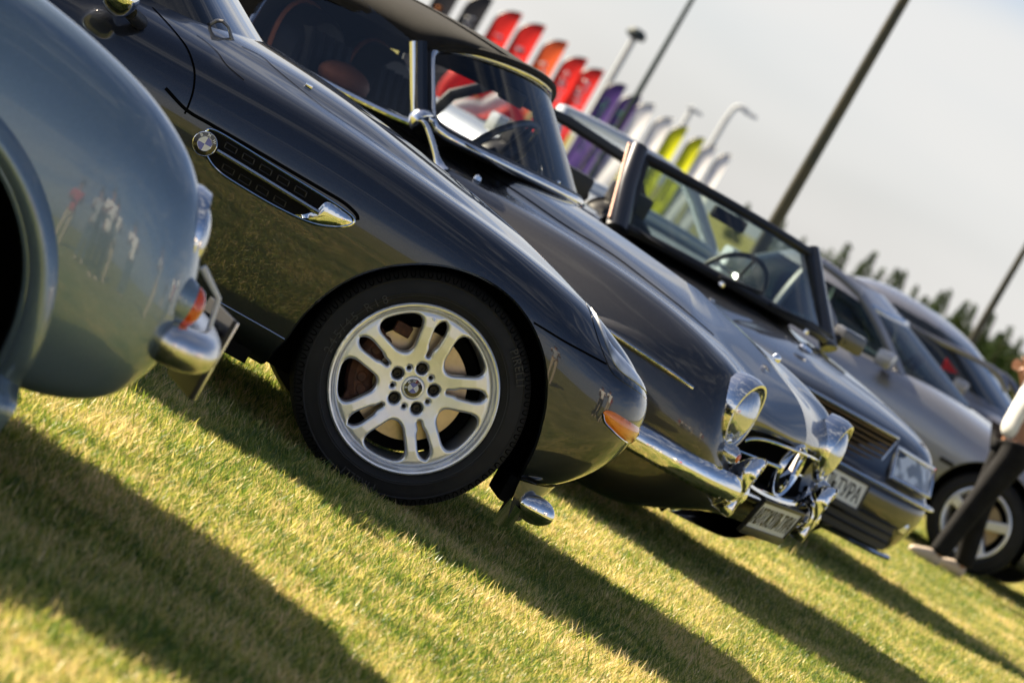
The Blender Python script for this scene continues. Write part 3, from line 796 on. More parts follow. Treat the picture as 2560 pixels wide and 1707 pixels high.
copy_part(fw, (0, .87, .335), math.pi, z8.root); copy_part(fw, (-2.505, -.87, .335), 0, z8.root); copy_part(fw, (-2.505, .87, .335), math.pi, z8.root)

# gaps and trims traced on the shell
z8.gap('door_gap', [(350, 18), (378, 47), (405, 78), (430, 112), (444, 150), (447, 178), (443, 212), (432, 245), (424, 262)], .006, MT['gap'])
z8.gap('waist_crease', [(380, 203), (428, 253), (480, 284), (560, 330), (660, 389), (740, 436), (790, 466), (818, 492), (822, 506)], .010, MT['gap'], .0016)
z8.gap('bumper_gap', [(1226, 741), (1262, 763), (1300, 786), (1350, 813), (1393, 836)], .006, MT['gap'])
z8.gap('bonnet_gap', [(555, 108), (600, 130), (640, 165), (740, 245), (850, 320), (985, 422), (1060, 470)], .004, MT['gap'])
z8.gap('fender_gap', [(452, 82), (474, 98), (500, 122), (520, 150), (560, 185)], .003, MT['gap'])
z8.trim('sill_trim', [(500, 692), (560, 726), (610, 754), (653, 779)], .0035, MT['satin_chrome'], .001)
# side vent with slatted insert
vent = [(470, 345), (472, 305), (492, 299), (560, 338), (640, 388), (720, 437), (780, 475), (812, 501), (806, 516), (768, 521), (715, 512), (640, 478), (560, 432), (498, 390)]
v0 = z8.patch('side_vent', vent, MT['void'], .0015, 8, 8)  # black patch laid on the body stands in for the shaded recess
z8.trim('vent_surround', vent, .0042, MT['chrome'], .002, 8, True)
bowl = [(676, 494), (700, 492), (728, 482), (752, 464), (790, 487), (808, 504), (802, 515), (768, 519), (715, 510)]
z8.patch('vent_bowl', bowl, MT['chrome'], .004, 8, 8, bulge=.006)
z8.trim('vent_spear', [(498, 345), (560, 382), (640, 431), (700, 468), (733, 488)], .0075, MT['satin_chrome'], .012)
cells = MB(); cellframes = []
for (a, b, rowk) in [(520, 327, 0), (560, 352, 0), (600, 377, 0), (640, 402, 0), (680, 427, 0), (514, 376, 1), (552, 400, 1), (592, 424, 1), (632, 449, 1)]:
    ps = [(a, b), (a + 25, b + 15), (a + 20, b + 27), (a - 5, b + 12)]
    z8.trim('vent_cell', ps, .0020, MT['vent_edge'], .003, 4, True, False, 5)
Rm8 = np.array([[1, 0, 0], [0, 0, 1], [0, -1, 0]], float)
pc, nn = z8.hit(470, 330)
bmw_roundel(z8.root, pc + nn * .006, .0355, Rm8, 0)
# headlamp: black surround, opaque lens panel with the glass's reflection in its colour
def uv_of(car, px, py):
    p, n = car.hit(px, py); D = ((car.P - p) ** 2).sum(2); i, j = np.unravel_index(np.argmin(D), D.shape)
    # refine by local linear solve
    i0, j0 = min(max(i, 1), car.nv - 2), min(max(j, 1), car.nu - 2)
    du = (car.P[i0 + 1, j0] - car.P[i0 - 1, j0]) / 2; dv = (car.P[i0, j0 + 1] - car.P[i0, j0 - 1]) / 2
    A = np.stack([du, dv], 1); s_, *_ = np.linalg.lstsq(A, p - car.P[i0, j0], rcond=None)
    return i0 + np.clip(s_[0], -1.5, 1.5), j0 + np.clip(s_[1], -1.5, 1.5)
def grid_at(A, i, j):
    i = np.clip(i, 0, A.shape[0] - 1.001); j = np.clip(j, 0, A.shape[1] - 1.001)
    a, b = np.floor(i).astype(int), np.floor(j).astype(int); f, g = (i - a)[..., None], (j - b)[..., None]
    return A[a, b] * (1 - f) * (1 - g) + A[a + 1, b] * f * (1 - g) + A[a, b + 1] * (1 - f) * g + A[a + 1, b + 1] * f * g
def uv_panel(car, name, low, rise, mt, off, bulge=0.0, n=40, m=16, parent=None, thick=.006):
    """a panel on the shell above the traced lower edge, reaching rise rows further round the crown"""
    L = np.array([uv_of(car, *p) for p in crom(low, 6)])
    for _ in range(6): L = smooth_line(L)
    t = np.linspace(0, 1, len(L)); tt = np.linspace(0, 1, n)
    li, lj = np.interp(tt, t, L[:, 0]), np.interp(tt, t, L[:, 1])
    up = rise * np.sin(np.pi * tt) ** .55
    I = li[:, None] + up[:, None] * np.linspace(0, 1, m)[None]; J = np.repeat(lj[:, None], m, 1)
    P = grid_at(car.P, I, J); N = grid_at(car.N, I, J); N /= np.linalg.norm(N, axis=2)[:, :, None]
    S = np.sin(np.pi * tt)[:, None] * np.sin(np.pi * np.linspace(0, 1, m))[None]
    Q = P + N * (off + bulge * S[:, :, None])
    mb = MB().grid(Q); mb.grid(np.stack([Q[:, 0], Q[:, 0] - N[:, 0] * thick], 1)); mb.grid(np.stack([Q[:, -1], Q[:, -1] - N[:, -1] * thick], 1))
    return mb.build(name, mt, parent or car.root)
hl_low = [(1345, 692), (1354, 716), (1367, 757), (1381, 799), (1395, 836), (1407, 858), (1424, 873), (1455, 892), (1492, 914)]
ho_ = uv_panel(z8, 'headlamp', hl_low, 27, MT['gloss_black'], .0018)
hl_in = [(1359, 712), (1373, 742), (1388, 782), (1403, 822), (1416, 846), (1438, 864), (1462, 880), (1484, 896)]
uv_panel(z8, 'lens', hl_in, 22, MT['lamp_cover'], .0045, .004, parent=ho_)
# indicator
ind = [(1385, 950), (1392, 942), (1410, 946), (1440, 964), (1468, 982), (1479, 989), (1477, 1000), (1466, 1014), (1455, 1021), (1425, 1005), (1400, 980), (1388, 965)]
z8.patch('indicator', ind, MT['amber'], .002, 6, 5, bulge=.008)
z8.trim('indicator_trim', [(1384, 950), (1388, 968), (1402, 984), (1428, 1008), (1455, 1023)], .0025, MT['chrome'], .003)
z8.trim('bumper_seam', [(1190, 1096), (1220, 1106), (1255, 1122), (1287, 1131), (1315, 1133)], .0022, MT['satin_dark'], .001)
# front apron and flap; chrome pod stands in for reflections on dark paint
ap = MB()
apG = np.array([[(.40, -.845, .255), (.46, -.80, .262), (.53, -.70, .272), (.57, -.5, .28), (.58, 0, .28)],
                [(.402, -.842, .22), (.464, -.80, .225), (.52, -.70, .235), (.55, -.5, .24), (.56, 0, .24)],
                [(.414, -.830, .175), (.468, -.785, .18), (.51, -.70, .19), (.53, -.5, .20), (.54, 0, .20)],
                [(.432, -.808, .14), (.472, -.765, .14), (.50, -.68, .15), (.51, -.5, .17), (.52, 0, .17)]])
for s in (1, -1): ap.grid(bsurf(apG, 14, 40) * np.array([1, s, 1]), flip=s < 0)
ap.build('front_apron', MT['anthracite'], z8.root)
for s in (1, -1):
    pod = MB(); c = np.array([.492, s * -.775, .197])
    u = np.linspace(0, math.pi, 18); v = np.linspace(0, 2 * math.pi, 30, endpoint=False)
    G = np.array([[(-.066 * math.cos(a), s * .035 * math.sin(a) * math.cos(b), .042 * math.sin(a) * math.sin(b)) for b in v] for a in u])
    G = G @ np.array([[.96, s * .28, 0], [-s * .28, .96, 0], [0, 0, 1]]) + c
    pod.grid(G, close_v=True); pod.build('apron_pod', MT['chrome'], z8.root)
    fl = MB(); g = np.array([[(.398 + .0 * k, s * -.80, .20 - .022 * k) for k in range(5)], [(.425, s * (-.835 + .004 * k), .185 - .019 * k) for k in range(5)], [(.458, s * (-.80 + .004 * k), .178 - .013 * k) for k in range(5)]])
    g[:, 4, 2] -= .004
    fl.grid(bsurf(g, 14, 10), flip=s < 0); fl.build('air_flap', MT['chrome'], z8.root)
    MB().box((.395, s * -.68, .215), (.04, .25, .08), bev=.01).build('arch_liner', MT['void'], z8.root)
# cockpit: windscreen, roof and mirror
def cabin(rings, n=90, m=40):
    P = bsurf(np.array(rings, float), m, n); return P
cab = np.array([
 [(-3.0, 0, .93), (-2.9, -.40, .93), (-2.3, -.66, .93), (-1.7, -.705, .92), (-1.25, -.70, .90), (-1.02, -.655, .89), (-.90, -.60, .895), (-.84, -.45, .92), (-.78, -.2, .94), (-.76, 0, .945)],
 [(-2.9, 0, 1.02), (-2.8, -.38, 1.02), (-2.3, -.62, 1.03), (-1.75, -.675, 1.02), (-1.32, -.66, .98), (-1.10, -.625, .97), (-.985, -.56, .965), (-.93, -.42, .97), (-.88, -.2, .985), (-.86, 0, .99)],
 [(-2.7, 0, 1.18), (-2.6, -.36, 1.18), (-2.2, -.54, 1.20), (-1.8, -.585, 1.20), (-1.5, -.57, 1.17), (-1.33, -.55, 1.15), (-1.22, -.49, 1.14), (-1.16, -.36, 1.14), (-1.12, -.18, 1.15), (-1.10, 0, 1.15)],
 [(-2.45, 0, 1.27), (-2.4, -.3, 1.27), (-2.1, -.46, 1.285), (-1.85, -.5, 1.285), (-1.65, -.5, 1.28), (-1.52, -.47, 1.265), (-1.45, -.42, 1.26), (-1.40, -.3, 1.26), (-1.37, -.15, 1.265), (-1.36, 0, 1.265)],
 [(-2.2, 0, 1.31), (-2.15, -.12, 1.31), (-2.0, -.2, 1.315), (-1.9, -.22, 1.315), (-1.8, -.22, 1.315), (-1.75, -.2, 1.315), (-1.72, -.18, 1.31), (-1.7, -.12, 1.31), (-1.7, -.06, 1.31), (-1.7, 0, 1.31)]])
P = cabin(cab); m = MB()
for s in (1, -1): m.grid(P * np.array([1, s, 1]), flip=s > 0)
m.build('cabin', MT['cabin_black'] if 'cabin_black' in MT else MT['gloss_black'], z8.root)
# wiper arm and hinge at the scuttle
wp = MB()
wp.tube([z8.Y(545, 118, -.60), z8.Y(533, 92, -.60), z8.Y(525, 64, -.60), z8.Y(512, 50, -.60), z8.Y(498, 48, -.59)], [.0065, .006, .004, .005, .006], 8)
wp.tube([z8.Y(498, 48, -.59), z8.Y(480, 58, -.585)], [.007, .005], 8)
wp.build('wiper_arm', MT['tan_metal'] if 'tan_metal' in MT else MT['satin_chrome'], z8.root)
wp = MB(); 
for q in range(3): wp.tube([z8.Y(484 + 5 * q, 62 + 3 * q, -.58), z8.Y(486 + 6 * q, 80 + 3 * q, -.58), z8.Y(496 + 6 * q, 98 + 3 * q, -.58)], .005, 6)
wp.tube([z8.Y(500, 100, -.58), z8.Y(545, 122, -.58)], .014, 6, sq=.4)
wp.build('wiper_blade', MT['black'], z8.root)
# door mirror: bright cap on a dark foot
mr = MB(); u = np.linspace(0, math.pi, 16); v = np.linspace(0, 2 * math.pi, 28, endpoint=False)
cM = z8.Y(286, -8, -.98)
G = np.array([[(-.07 * math.cos(a) if math.cos(a) > 0 else -.045 * math.cos(a), .105 * math.sin(a) ** .8 * math.cos(b), .062 * math.sin(a) ** .8 * math.sin(b)) for b in v] for a in u]) + cM
mr.grid(G, close_v=True); mr.build('door_mirror', MT['chrome'], z8.root)
MB().tube([z8.Y(300, 30, -.93), z8.Y(322, 52, -.86), z8.Y(300, 42, -.80)], [.02, .022, .03], 10).build('mirror_foot', MT['black'], z8.root)
pc, nn = z8.hit(708, 200)
MB().box(pc + nn * .004, (.022, .014, .010), bev=.003).build('washer_jet', MT['chrome'], z8.root)
# kidney grille and number plate on the nose
for s in (1, -1):
    ang = np.linspace(0, 2 * math.pi, 40)
    pts = [(.655 + .05 * (1 - abs(math.cos(t)) * .6), s * (.17 + .14 * math.cos(t)), .50 + .055 * math.sin(t)) for t in ang[:-1]]
    MB().tube(pts, .009, 8, True).build('kidney_surround', MT['chrome'], z8.root)
    for k in range(7):
        y = s * (.06 + .036 * k); h = .05 * math.sqrt(max(0, 1 - ((abs(y) - .17) / .14) ** 2))
        MB().tube([(.69, y, .50 - h), (.69, y, .50 + h)], .003, 6).build('grille_bar', MT['chrome'], z8.root)
# ------------------------------------------------------------------ graphite classic roadster with soft top
s_w = at_depth(1705 * K, 950 * K, 14.2); t_ = R_(20)
sl = Car(s_w - np.array([math.cos(t_), -math.sin(t_), 0]) * .60 + np.array([math.sin(t_), math.cos(t_), 0]) * .58, 20, 'classic_roadster', 'graphite classic roadster with black soft top, round chrome headlamps and star grille')
XS2 = np.array([-3.45, -3.1, -2.6, -2.0, -1.4, -1.0, -.68, -.4, -.15, .08, .26, .40])
r190 = [
 row([(-3.45, .5), (-3, .62), (.4, .62)], [(-3.45, .3), (-3, .2), (0, .19), (.4, .22)], [(.46, -.58, .25), (.54, -.45, .30), (.58, -.3, .335), (.60, -.15, .34), (.60, 0, .34)], XS2),
 row([(-3.45, .6), (-3, .76), (-2, .80), (.2, .80), (.4, .775)], [(-3.45, .36), (-3, .24), (0, .20), (.2, .205), (.4, .232)], [(.52, -.715, .262), (.61, -.58, .315), (.635, -.41, .355), (.645, -.2, .375), (.645, 0, .375)], XS2),
 row([(-3.45, .62), (-3, .80), (-2, .84), (.2, .845), (.4, .815)], [(-3.45, .45), (0, .34), (.4, .345)], [(.565, -.75, .365), (.635, -.62, .385), (.655, -.42, .41), (.66, -.2, .42), (.66, 0, .42)], XS2),
 row([(-3.45, .62), (-3, .82), (-2, .86), (.2, .868), (.4, .835)], [(-3.45, .56), (0, .50), (.4, .50)], [(.595, -.765, .50), (.635, -.65, .49), (.655, -.46, .455), (.66, -.2, .45), (.66, 0, .448)], XS2),
 row([(-3.45, .62), (-3, .82), (-2, .86), (.2, .872), (.4, .838)], [(-3.45, .62), (0, .575), (.4, .57)], [(.60, -.765, .565), (.62, -.665, .55), (.635, -.47, .495), (.55, -.38, .485), (.52, 0, .48)], XS2),
 row([(-3.45, .60), (-3, .81), (-2, .85), (-1, .855), (.2, .868), (.4, .832)], [(-3.45, .68), (0, .645), (.4, .635)], [(.575, -.755, .63), (.60, -.67, .61), (.615, -.48, .56), (.52, -.38, .555), (.50, 0, .555)], XS2),
 row([(-3.45, .58), (-3, .79), (-2, .835), (-1, .84), (.2, .856), (.4, .812)], [(-3.45, .73), (0, .715), (.4, .70)], [(.555, -.735, .69), (.58, -.665, .675), (.61, -.47, .645), (.585, -.36, .63), (.58, 0, .628)], XS2),
 row([(-3.45, .55), (-3, .74), (-2, .80), (-1, .80), (.2, .825), (.4, .78)], [(-3.45, .77), (-1, .785), (0, .775), (.26, .762), (.4, .75)], [(.525, -.705, .748), (.56, -.64, .735), (.605, -.46, .69), (.665, -.22, .655), (.675, 0, .65)], XS2),
 row([(-3.45, .52), (-3, .68), (-2, .74), (-1, .75), (.1, .775), (.4, .735)], [(-3.45, .80), (-2.5, .88), (-1.2, .86), (-.68, .845), (-.2, .843), (0, .838), (.26, .815), (.4, .795)], [(.49, -.66, .79), (.53, -.605, .782), (.575, -.44, .735), (.645, -.22, .70), (.66, 0, .705)], XS2),
 row([(-3.45, .48), (-3, .6), (-2, .65), (-1, .68), (.1, .70), (.4, .665)], [(-3.45, .82), (-2.5, .91), (-1.2, .905), (-.68, .885), (-.2, .892), (0, .888), (.17, .872), (.3, .848), (.4, .825)], [(.44, -.60, .812), (.48, -.56, .80), (.52, -.43, .77), (.585, -.22, .755), (.605, 0, .768)], XS2),
 row([(-3.45, .42), (-3, .52), (-2, .57), (-1, .60), (.4, .575)], [(-3.45, .83), (-2.5, .92), (-1.2, .925), (-.68, .900), (-.2, .892), (0, .886), (.17, .868), (.3, .846), (.4, .826)], [(.40, -.53, .82), (.43, -.48, .81), (.46, -.38, .79), (.52, -.2, .795), (.54, 0, .805)], np.minimum(XS2, .34)),
 row([(-3.45, .36), (-2, .46), (-1, .49), (.4, .48)], [(-3.45, .83), (-2.5, .92), (-1.2, .93), (-.68, .918), (-.3, .893), (0, .876), (.17, .858), (.3, .838)], [(.34, -.45, .83), (.36, -.40, .825), (.39, -.32, .82), (.43, -.16, .83), (.44, 0, .84)], np.minimum(XS2, .28)),
 row([(-3.45, .3), (-2, .36), (-1, .40), (.4, .36)], [(-3.45, .83), (-2.5, .92), (-1.2, .94), (-.68, .965), (-.3, .945), (0, .918), (.17, .89), (.3, .86)], [(.26, -.32, .868), (.28, -.28, .866), (.30, -.22, .866), (.32, -.12, .868), (.33, 0, .878)], np.minimum(XS2, .2)),
 row([(-3.45, .16), (-2, .19), (-1, .2), (.4, .16)], [(-3.45, .83), (-2.5, .92), (-1.2, .94), (-.68, .98), (-.3, .958), (0, .932), (.17, .905)], [(.17, -.15, .902), (.18, -.13, .90), (.19, -.10, .90), (.2, -.06, .902), (.205, 0, .907)], np.minimum(XS2 * .98 - .03, .11)),
 row([(-3.45, 0), (.4, 0)], [(-3.45, .83), (-2.5, .92), (-1.2, .94), (-.68, .988), (-.3, .968), (0, .944), (.17, .918)], [(.06, 0, .940), (.07, 0, .938), (.08, 0, .936), (.09, 0, .934), (.10, 0, .932)], np.minimum(XS2 * .96 - .06, .02)),
]
ba = body_shell(sl, r190, 220, 190, [(-.16, .34, const_r(.355)), (-2.56, .34, const_r(.345))], MT['graphite'])
ba.data.materials.append(MT['void'])
for p in ba.data.polygons:
    c = p.center
    if c.x > .45 and abs(c.y) < .455 and .458 < c.z < .640 and c.x < .612: p.material_index = 1
under_pan(sl, -3.2, .15, .56, .19, [((-1.35, 0, .30), (1.8, 1.5, .26)),])
def plain_wheel(car, x, y, R=.32, rr=.19, w=.18, cap=True):
    wr = empty('wheel', (x, y, R)); wr.parent = car.root
    if y > 0: wr.rotation_euler = (0, 0, math.pi)
    tyre('tyre', wr, R, rr, w, 0, MT['rubber'])
    MB().lathe([(rr, .01), (rr - .012, .004), (rr - .02, .02), (rr - .05, .03), (.12, .012), (.06, .008), (.03, .0), (0, -.004)], (0, 0, 0), (0, 1, 0), 48).build('hub_cap', MT['satin_chrome'], wr)
for x in (-.16, -2.56):
    for s in (-1, 1): plain_wheel(sl, x, s * .80)
sl.gap('bonnet_gap', [(1098, 372), (1092, 378), (1102, 390), (1150, 418), (1200, 450), (1300, 519), (1400, 580), (1480, 640), (1560, 702), (1640, 770)], .010, MT['gap'])
sl.gap('door_gap', [(930, 325), (975, 350), (1005, 380)], .006, MT['gap'])
# eyebrow blade over the wheel opening
ey = [(x, 752 + (x - 1380) * .656) for x in (1330, 1380, 1433, 1486, 1540, 1592)]
P, N = sl.polyline(ey, 8); P = smooth_line(P); L = len(P); tt = np.linspace(0, 1, L)
out_ = .020 * np.sin(np.pi * np.clip(tt * .5 + .5, 0, 1)) ** .5
out_[-6:] *= np.linspace(.9, .1, 6)
G = np.stack([P + N * -.01 + np.array([0, 0, .055]) * np.sin(np.pi * tt)[:, None] ** .7, P + N * (out_ * .55)[:, None] + np.array([0, 0, .030]) * np.sin(np.pi * tt)[:, None], P + N * out_[:, None], P + N * (out_ * .5)[:, None] - np.array([0, 0, .012]), P - N * .01 - np.array([0, 0, .012])], 1)
MB().grid(bsurf(G, 60, 24)).build('fender_blade', MT['graphite'], sl.root)
MB().tube(P + N * (out_ + .002)[:, None], .0055, 8).build('blade_trim', MT['chrome'], sl.root)

# headlamps
def lamp_glass():
    m = mat('lamp_lens', (0.62, 0.64, 0.67), 0.10, 0.85, 1.0, 0.005)
    n = m.node_tree.nodes; L = m.node_tree.links; b = n['Principled BSDF']
    t = n.new('ShaderNodeTexCoord'); w = n.new('ShaderNodeTexWave'); w.inputs['Scale'].default_value = 22; w.bands_direction = 'Y'; w.inputs['Distortion'].default_value = .4
    L.new(t.outputs['Object'], w.inputs['Vector']); bp = n.new('ShaderNodeBump'); bp.inputs['Strength'].default_value = .3; bp.inputs['Distance'].default_value = .002
    L.new(w.outputs['Fac'], bp.inputs['Height']); L.new(bp.outputs[0], b.inputs['Normal']); return m
MT['lamp_lens'] = lamp_glass()
def round_lamp(car, c, r, ax, name='headlamp', hood=.03):
    ax = np.array(ax, float); ax /= np.linalg.norm(ax); c = np.array(c, float)
    up = np.array([0, 0, 1.0]); up -= ax * (ax @ up); up /= np.linalg.norm(up); sd_ = np.cross(up, ax)
    A = np.linspace(0, 2 * math.pi, 56, endpoint=False); G = []
    for a in A:
        hd = hood * max(0, math.sin(a)) ** 1.5
        lo_ = .012 * max(0, -math.sin(a))
        pr = [(1.22, -.05), (1.24, -.02), (1.22, .004 + hd * .5), (1.12, .024 + hd), (1.03, .024 + hd * .95), (.98, .012 + hd * .4), (.97, .0)]
        G.append([c + ax * h + r * q * (math.cos(a) * sd_ + math.sin(a) * up * 1.13) - up * lo_ for q, h in pr])
    o = MB().grid(np.array(G), close_u=True).build(name, MT['chrome'], car.root)
    m = MB(); pr = [(.99 * math.cos(t), .005 + .045 * math.sin(t)) for t in np.linspace(0, math.pi / 2, 9)]
    m.grid(np.array([[c + ax * h + r * q * (math.cos(a) * sd_ + math.sin(a) * up * 1.1) for q, h in pr] for a in A]), close_u=True)
    m.build('lens', MT['lamp_lens'], o)
    return o
for s in (-1, 1):
    round_lamp(sl, (.588, s * .58, .676), .088, (1, s * .10, .05), hood=.012)
    c = np.array([.608, s * .585, .545])
    bl = MB().lathe([(.0, .06), (.018, .056), (.031, .04), (.036, .015), (.037, -.01)], c, (1, 0, 0), 24).build('indicator_lamp', MT['lamp_lens'], sl.root)
    MB().lathe([(0, .064), (.014, .06), (.02, .05)], c, (1, 0, 0), 16).build('bulb', MT['orange_red'], bl)
    MB().lathe([(.037, .006), (.044, .004), (.046, -.012), (.05, -.05)], c, (1, 0, 0), 24).build('bezel', MT['chrome'], bl)
# grille: mouth surround, bars and star
for s in (-1, 1):
    pass
top = [(.612, -.455, .60), (.625, -.42, .628), (.655, -.25, .640), (.682, 0, .645), (.655, .25, .640), (.625, .42, .628), (.612, .455, .60)]
MB().tube(bcurve(top, 40), .008, 8, sq=.8).build('grille_top_trim', MT['chrome'], sl.root)
low = [(.62, -.455, .53), (.645, -.42, .485), (.665, -.25, .466), (.67, 0, .462), (.665, .25, .466), (.645, .42, .485), (.62, .455, .53)]
MB().tube(bcurve(low, 40), .013, 8).build('grille_low_trim', MT['chrome'], sl.root)
for s in (-1, 1):
    MB().tube([(.600, s * .43, .560), (.63, s * .28, .565), (.655, s * .10, .568)], [.008, .011, .013], 10, sq=.7).build('grille_bar', MT['chrome'], sl.root)
sc_ = np.array([.662, 0, .570]); rs = .096
MB().lathe([(rs * .86, -.16), (rs * .9, -.03), (rs * .98, -.012)], sc_, (1, 0, 0), 48).build('star_barrel', MT['satin_black'], sl.root)
sr = MB().lathe([(rs * .86, -.012), (rs * .90, .006), (rs, .012), (rs * 1.06, .004), (rs * 1.06, -.014), (rs * .95, -.022), (rs * .86, -.012)], sc_, (1, 0, 0), 56).build('star_ring', MT['chrome'], sl.root)
m = MB()
for k in range(3):
    a = math.pi / 2 + k * 2 * math.pi / 3
    tip = sc_ + rs * .92 * np.array([0, math.cos(a), math.sin(a)])
    b1 = sc_ + .011 * np.array([0, math.cos(a + math.pi / 3), math.sin(a + math.pi / 3)]); b2 = sc_ + .011 * np.array([0, math.cos(a - math.pi / 3), math.sin(a - math.pi / 3)])
    f = sc_ + np.array([.014, 0, 0]); bk = sc_ - np.array([.014, 0, 0])
    m.add([tip, b1, f, b2, bk], [(0, 1, 2), (0, 2, 3), (0, 4, 1), (0, 3, 4)])
m.build('star', MT['chrome'], sr, smooth=False)
MB().lathe([(0, -.15), (rs * .86, -.15)], sc_, (1, 0, 0), 32).build('barrel_back', MT['void'], sl.root)
MB().lathe([(0, .012), (.012, .01), (.017, .0), (.017, -.01)], (.43, 0, .876), (.3, 0, .95), 20).build('bonnet_badge', MT['chrome'], sl.root)
# front bumper with overriders
for s in (-1, 1):
    path = bcurve([(-.10, s * .90, .445), (.22, s * .895, .447), (.44, s * .865, .447), (.57, s * .77, .446), (.635, s * .66, .446), (.668, s * .55, .446), (.675, s * .46, .446), (.675, s * .40, .446)], 48)
    G = []
    T = np.gradient(path, axis=0); T /= np.linalg.norm(T, axis=1)[:, None]
    for p, t in zip(path, T):
        o_ = np.cross(t, (0, 0, 1.0)); o_ /= np.linalg.norm(o_)
        if o_ @ np.array([p[0] + .6, p[1], 0]) < 0: o_ = -o_
        G.append([p + o_ * q + np.array([0, 0, h]) for q, h in ((-.02, .042), (.0, .047), (.016, .036), (.026, .014), (.027, -.012), (.018, -.036), (.0, -.047), (-.02, -.042))])
    MB().grid(np.array(G)).build('bumper', MT['chrome'], sl.root)
OVP = [(1915, 1154), (1893, 1142), (1862, 1146), (1822, 1166), (1812, 1172), (1826, 1186), (1838, 1204), (1836, 1226), (1818, 1244), (1778, 1259), (1788, 1272), (1812, 1290), (1822, 1287), (1838, 1262), (1862, 1226), (1884, 1198)]
ovl = np.array([sl.pl(x, y, 1, -.48)[[0, 2]] for x, y in OVP])
ovb = crom(ovl, 6, True)
V2, F2 = fill_poly(ovb, .007)
dd = np.array([np.min(np.linalg.norm(ovb - v, axis=1)) for v in V2]); dd = np.clip(dd / .026, 0, 1)
th_ = .042 * np.sqrt(1 - (1 - dd) ** 2) * np.interp(V2[:, 1], [.36, .45, .58], [1.15, 1.0, .8]) + .003
nb_ = [set() for _ in V2]
for f in F2:
    for q in range(3): nb_[f[q]].add(f[q - 1]); nb_[f[q - 1]].add(f[q])
for _ in range(40):
    av = np.array([np.mean([th_[k] for k in n]) for n in nb_]); th_ = np.where(dd > .02, .4 * th_ + .6 * av, th_)
th_ *= 1.35
for s in (-1, 1):
    A_ = np.column_stack([V2[:, 0], s * .46 - th_, V2[:, 1]]); B_ = np.column_stack([V2[:, 0], s * .46 + th_, V2[:, 1]])
    m = MB(); n0 = len(V2); lp_ = boundary_loop(F2)
    m.add(np.concatenate([A_, B_]), [f for f in F2] + [tuple(i + n0 for i in f[::-1]) for f in F2] + [(lp_[i], lp_[(i + 1) % len(lp_)], lp_[(i + 1) % len(lp_)] + n0, lp_[i] + n0) for i in range(len(lp_))])
    o = m.build('overrider', MT['chrome'], sl.root, smooth=False); o.data.shade_smooth()
# bumper centre rail and plate
MB().tube([(.655, -.42, .44), (.665, 0, .44), (.655, .42, .44)], .016, 10).build('bumper_rail', MT['chrome'], sl.root)
def plate(car, c, w, h, tilt, text, tsize, frame=.012, yaw=0.0, tspace=1.0):
    """plate facing +x; c is its centre"""
    rt = Matrix.Rotation(tilt, 3, 'Y') if True else None
    def T(P):
        P = np.asarray(P, float)
        a = np.array([[math.cos(tilt), 0, -math.sin(tilt)], [0, 1, 0], [math.sin(tilt), 0, math.cos(tilt)]])
        return np.asarray(c) + P @ a.T
    fr = MB()
    for (y0, y1, z0, z1) in ((-w / 2 - frame, w / 2 + frame, -h / 2 - frame * 2.4, -h / 2), (-w / 2 - frame, w / 2 + frame, h / 2, h / 2 + frame), (-w / 2 - frame, -w / 2, -h / 2, h / 2), (w / 2, w / 2 + frame, -h / 2, h / 2)):
        b = MB().box((0.002, (y0 + y1) / 2, (z0 + z1) / 2), (.016, y1 - y0, z1 - z0), bev=.002); fr.add(T(b.V[0]), b.F)
    b = MB().box((-.004, 0, 0), (.006, w + frame, h + frame)); fr.add(T(b.V[0]), b.F)
    fo = fr.build('number_plate', MT['black'], car.root)
    b = MB().box((.002, 0, 0), (.006, w, h)); mesh_obj('plate_face', T(b.V[0]), b.F, MT['white'], fo, False)
    V, F = text_mesh(text, tsize, .0006, tsize * .012, tspace)
    wv = V[:, 0].max() - V[:, 0].min(); hv = V[:, 1].max() - V[:, 1].min()
    sx_, sy_ = (w * .93) / wv, (h * .70) / hv
    V[:, 0] = (V[:, 0] - (V[:, 0].max() + V[:, 0].min()) / 2) * sx_; V[:, 1] = (V[:, 1] - (V[:, 1].max() + V[:, 1].min()) / 2) * sy_
    P = np.column_stack([.0062 + V[:, 2], V[:, 0], V[:, 1]])      # seen from the front, the far side (+y) is on the reader's right
    mesh_obj('plate_letters', T(P), F, MT['letter_black'], fo, False)
    return fo
pA = sl.Y(1790, 1160, 0); pB = sl.Y(1753, 1225, 0); pc_ = (pA + pB) / 2
plate(sl, (.700, .0, .402), .48, .100, R_(-11), 'АВТОКУЛЬТУРА', .1)
for s in (-1, 1): MB().box((.655, s * .12, .44), (.05, .04, .05), bev=.008).build('plate_bracket', MT['black'], sl.root)

# windscreen frame and glass
base = np.array([(-.80, -.665, .962), (-.70, -.56, .970), (-.60, -.42, .980), (-.53, -.2, .988), (-.51, 0, .990)])
topc = np.array([(-.985, -.590, 1.200), (-.945, -.50, 1.232), (-.89, -.36, 1.262), (-.845, -.17, 1.282), (-.835, 0, 1.288)])
def mir(P): return np.concatenate([P, (P * np.array([1, -1, 1]))[::-1][1:]])
bc, tcv = bcurve(mir(base), 40), bcurve(mir(topc), 40)
loop = np.concatenate([bc, (bc[-1] + (tcv[-1] - bc[-1]) * np.linspace(.12, .88, 8)[:, None]), tcv[::-1], (tcv[0] + (bc[0] - tcv[0]) * np.linspace(.12, .88, 8)[:, None])])
loop = smooth_line(loop, True, 2)
MB().tube(loop, .017, 10, True).build('windscreen_frame', MT['chrome'], sl.root)
MB().tube(smooth_line(loop, True, 1) + np.array([-.012, 0, 0]), .024, 8, True).build('windscreen_seal', MT['black'], sl.root)
MB().grid(np.stack([bc + (tcv - bc) * t for t in np.linspace(0, 1, 8)], 1)).build('windscreen', MT['glass'], sl.root)
